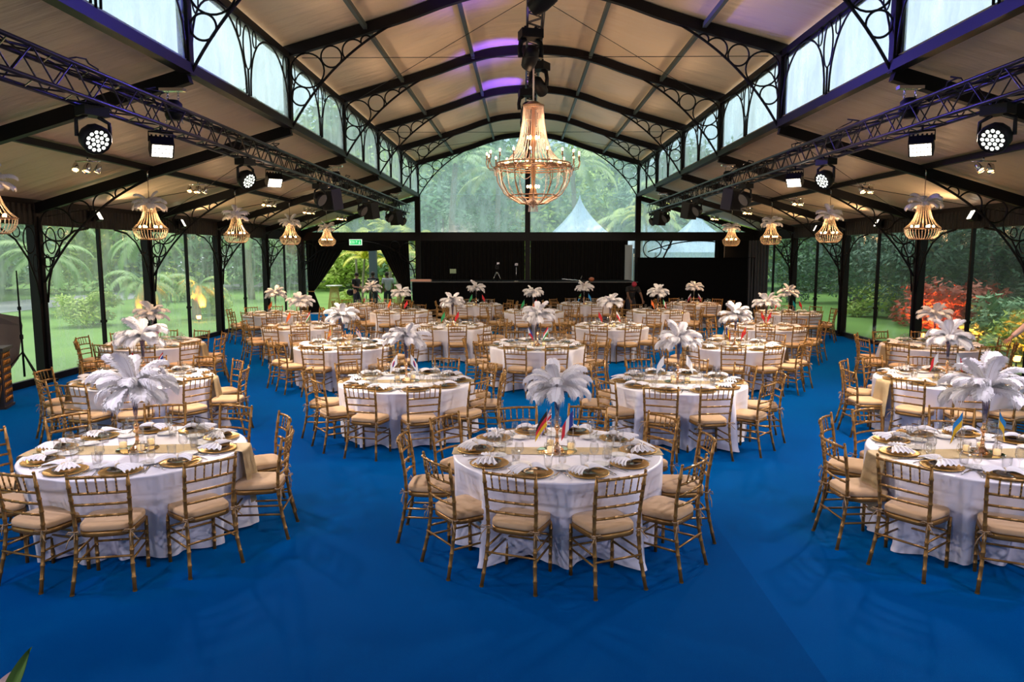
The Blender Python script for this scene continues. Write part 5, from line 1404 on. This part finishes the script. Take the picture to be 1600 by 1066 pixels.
# lily arrangement at the lower left corner
t = thing('lily_arrangement', 'pink lilies with a green leaf in a tall vase, bottom left corner', 'flowers', (-2.12, 2.35, 0))
obj('pedestal', MB().lathe([(0, 0), (.16, 0), (.16, .03), (.05, .06), (.04, .5), (.09, .55), (.11, .8), (.1, .8), (.08, .57), (0, .56)], 20), t, m=vgold)
def petal(base, d, L, w, m, nm, curl=.5):
    d = Vector(d).normalized(); sd = d.cross(Vector((0, -1, .3))).normalized(); nn = sd.cross(d).normalized(); b = Vector(base)
    mb = MB(); mb.grid(lambda u, v: tuple(b + d * L * v + sd * (u - .5) * 2 * w * sin(pi * min(1, .08 + v * .92)) ** .8 + nn * (-curl * L * v * v * .3 + .02 * abs(u - .5))), 6, 12)
    mb.grid(lambda u, v: tuple(b + d * L * v + sd * (u - .5) * 2 * w * sin(pi * min(1, .08 + v * .92)) ** .8 + nn * (-curl * L * v * v * .3 + .02 * abs(u - .5) - .002)), 6, 12)
    obj(nm, mb, t, m=m)
petal((.095, .0, .90), (.13, .0, .25), .29, .025, lilyleaf, 'leaf', .1)
petal((-.02, 0, .84), (-.15, .0, .25), .28, .03, lilyleaf, 'leaf')
for i, (bx, bz) in enumerate(((.08, 1.0), (-.04, 1.06))):
    for k in range(6):
        a = 2 * pi * k / 6 + i; petal((bx, 0, bz - .03), (cos(a), .35 * sin(a), .45 + .35 * sin(a)), .11, .018, petalm, 'petal', 1.2)
for q in range(5): obj('stem', MB().tube([(0, 0, .6), (-.08 + .045 * q, 0, .98 - .02 * q)], .004, 4), t, m=lilyleaf)

# ================================================================== WORLD, CAMERA, RENDER SETTINGS
w = bpy.data.worlds.new('world'); S.world = w; w.use_nodes = True
nt = w.node_tree; bg = nt.nodes['Background']
tc = N(nt, 'ShaderNodeTexCoord'); ns = N(nt, 'ShaderNodeTexNoise', Scale=2.2, Detail=5.); nt.links.new(tc.outputs['Generated'], ns.inputs['Vector'])
cr = N(nt, 'ShaderNodeValToRGB'); cr.color_ramp.elements[0].position = .35; cr.color_ramp.elements[0].color = (.50, .68, .85, 1); cr.color_ramp.elements[1].position = .65; cr.color_ramp.elements[1].color = (1, .97, .90, 1)
nt.links.new(ns.outputs['Fac'], cr.inputs[0]); nt.links.new(cr.outputs[0], bg.inputs[0]); bg.inputs[1].default_value = 1.75
sun = bpy.data.lights.new('sun', 'SUN'); sun.energy = 2.6; sun.angle = rad(20); sun.color = (1, .95, .82)
so = bpy.data.objects.new('sun', sun); COL.objects.link(so); so.rotation_euler = (rad(-24), rad(-12), 0)

cam = bpy.data.cameras.new('camera'); co = bpy.data.objects.new('camera', cam); COL.objects.link(co)
cam.sensor_width = 36; cam.lens = 1147.28 / 1600 * 36; cam.clip_start = .05; cam.clip_end = 400
co.location = (-.2055, 0, H); co.rotation_euler = (pi / 2 - .1187, 0, .0144)
S.camera = co
S.view_settings.view_transform = 'Standard'; S.view_settings.look = 'None'; S.view_settings.gamma = 1; S.view_settings.use_curve_mapping = False
S.view_settings.exposure = 0
S.cycles.use_denoising = True
S.cycles.max_bounces = 7; S.cycles.diffuse_bounces = 3; S.cycles.glossy_bounces = 3; S.cycles.transmission_bounces = 4; S.cycles.transparent_max_bounces = 20
S.cycles.caustics_reflective = False; S.cycles.caustics_refractive = False
S.cycles.sample_clamp_indirect = 4
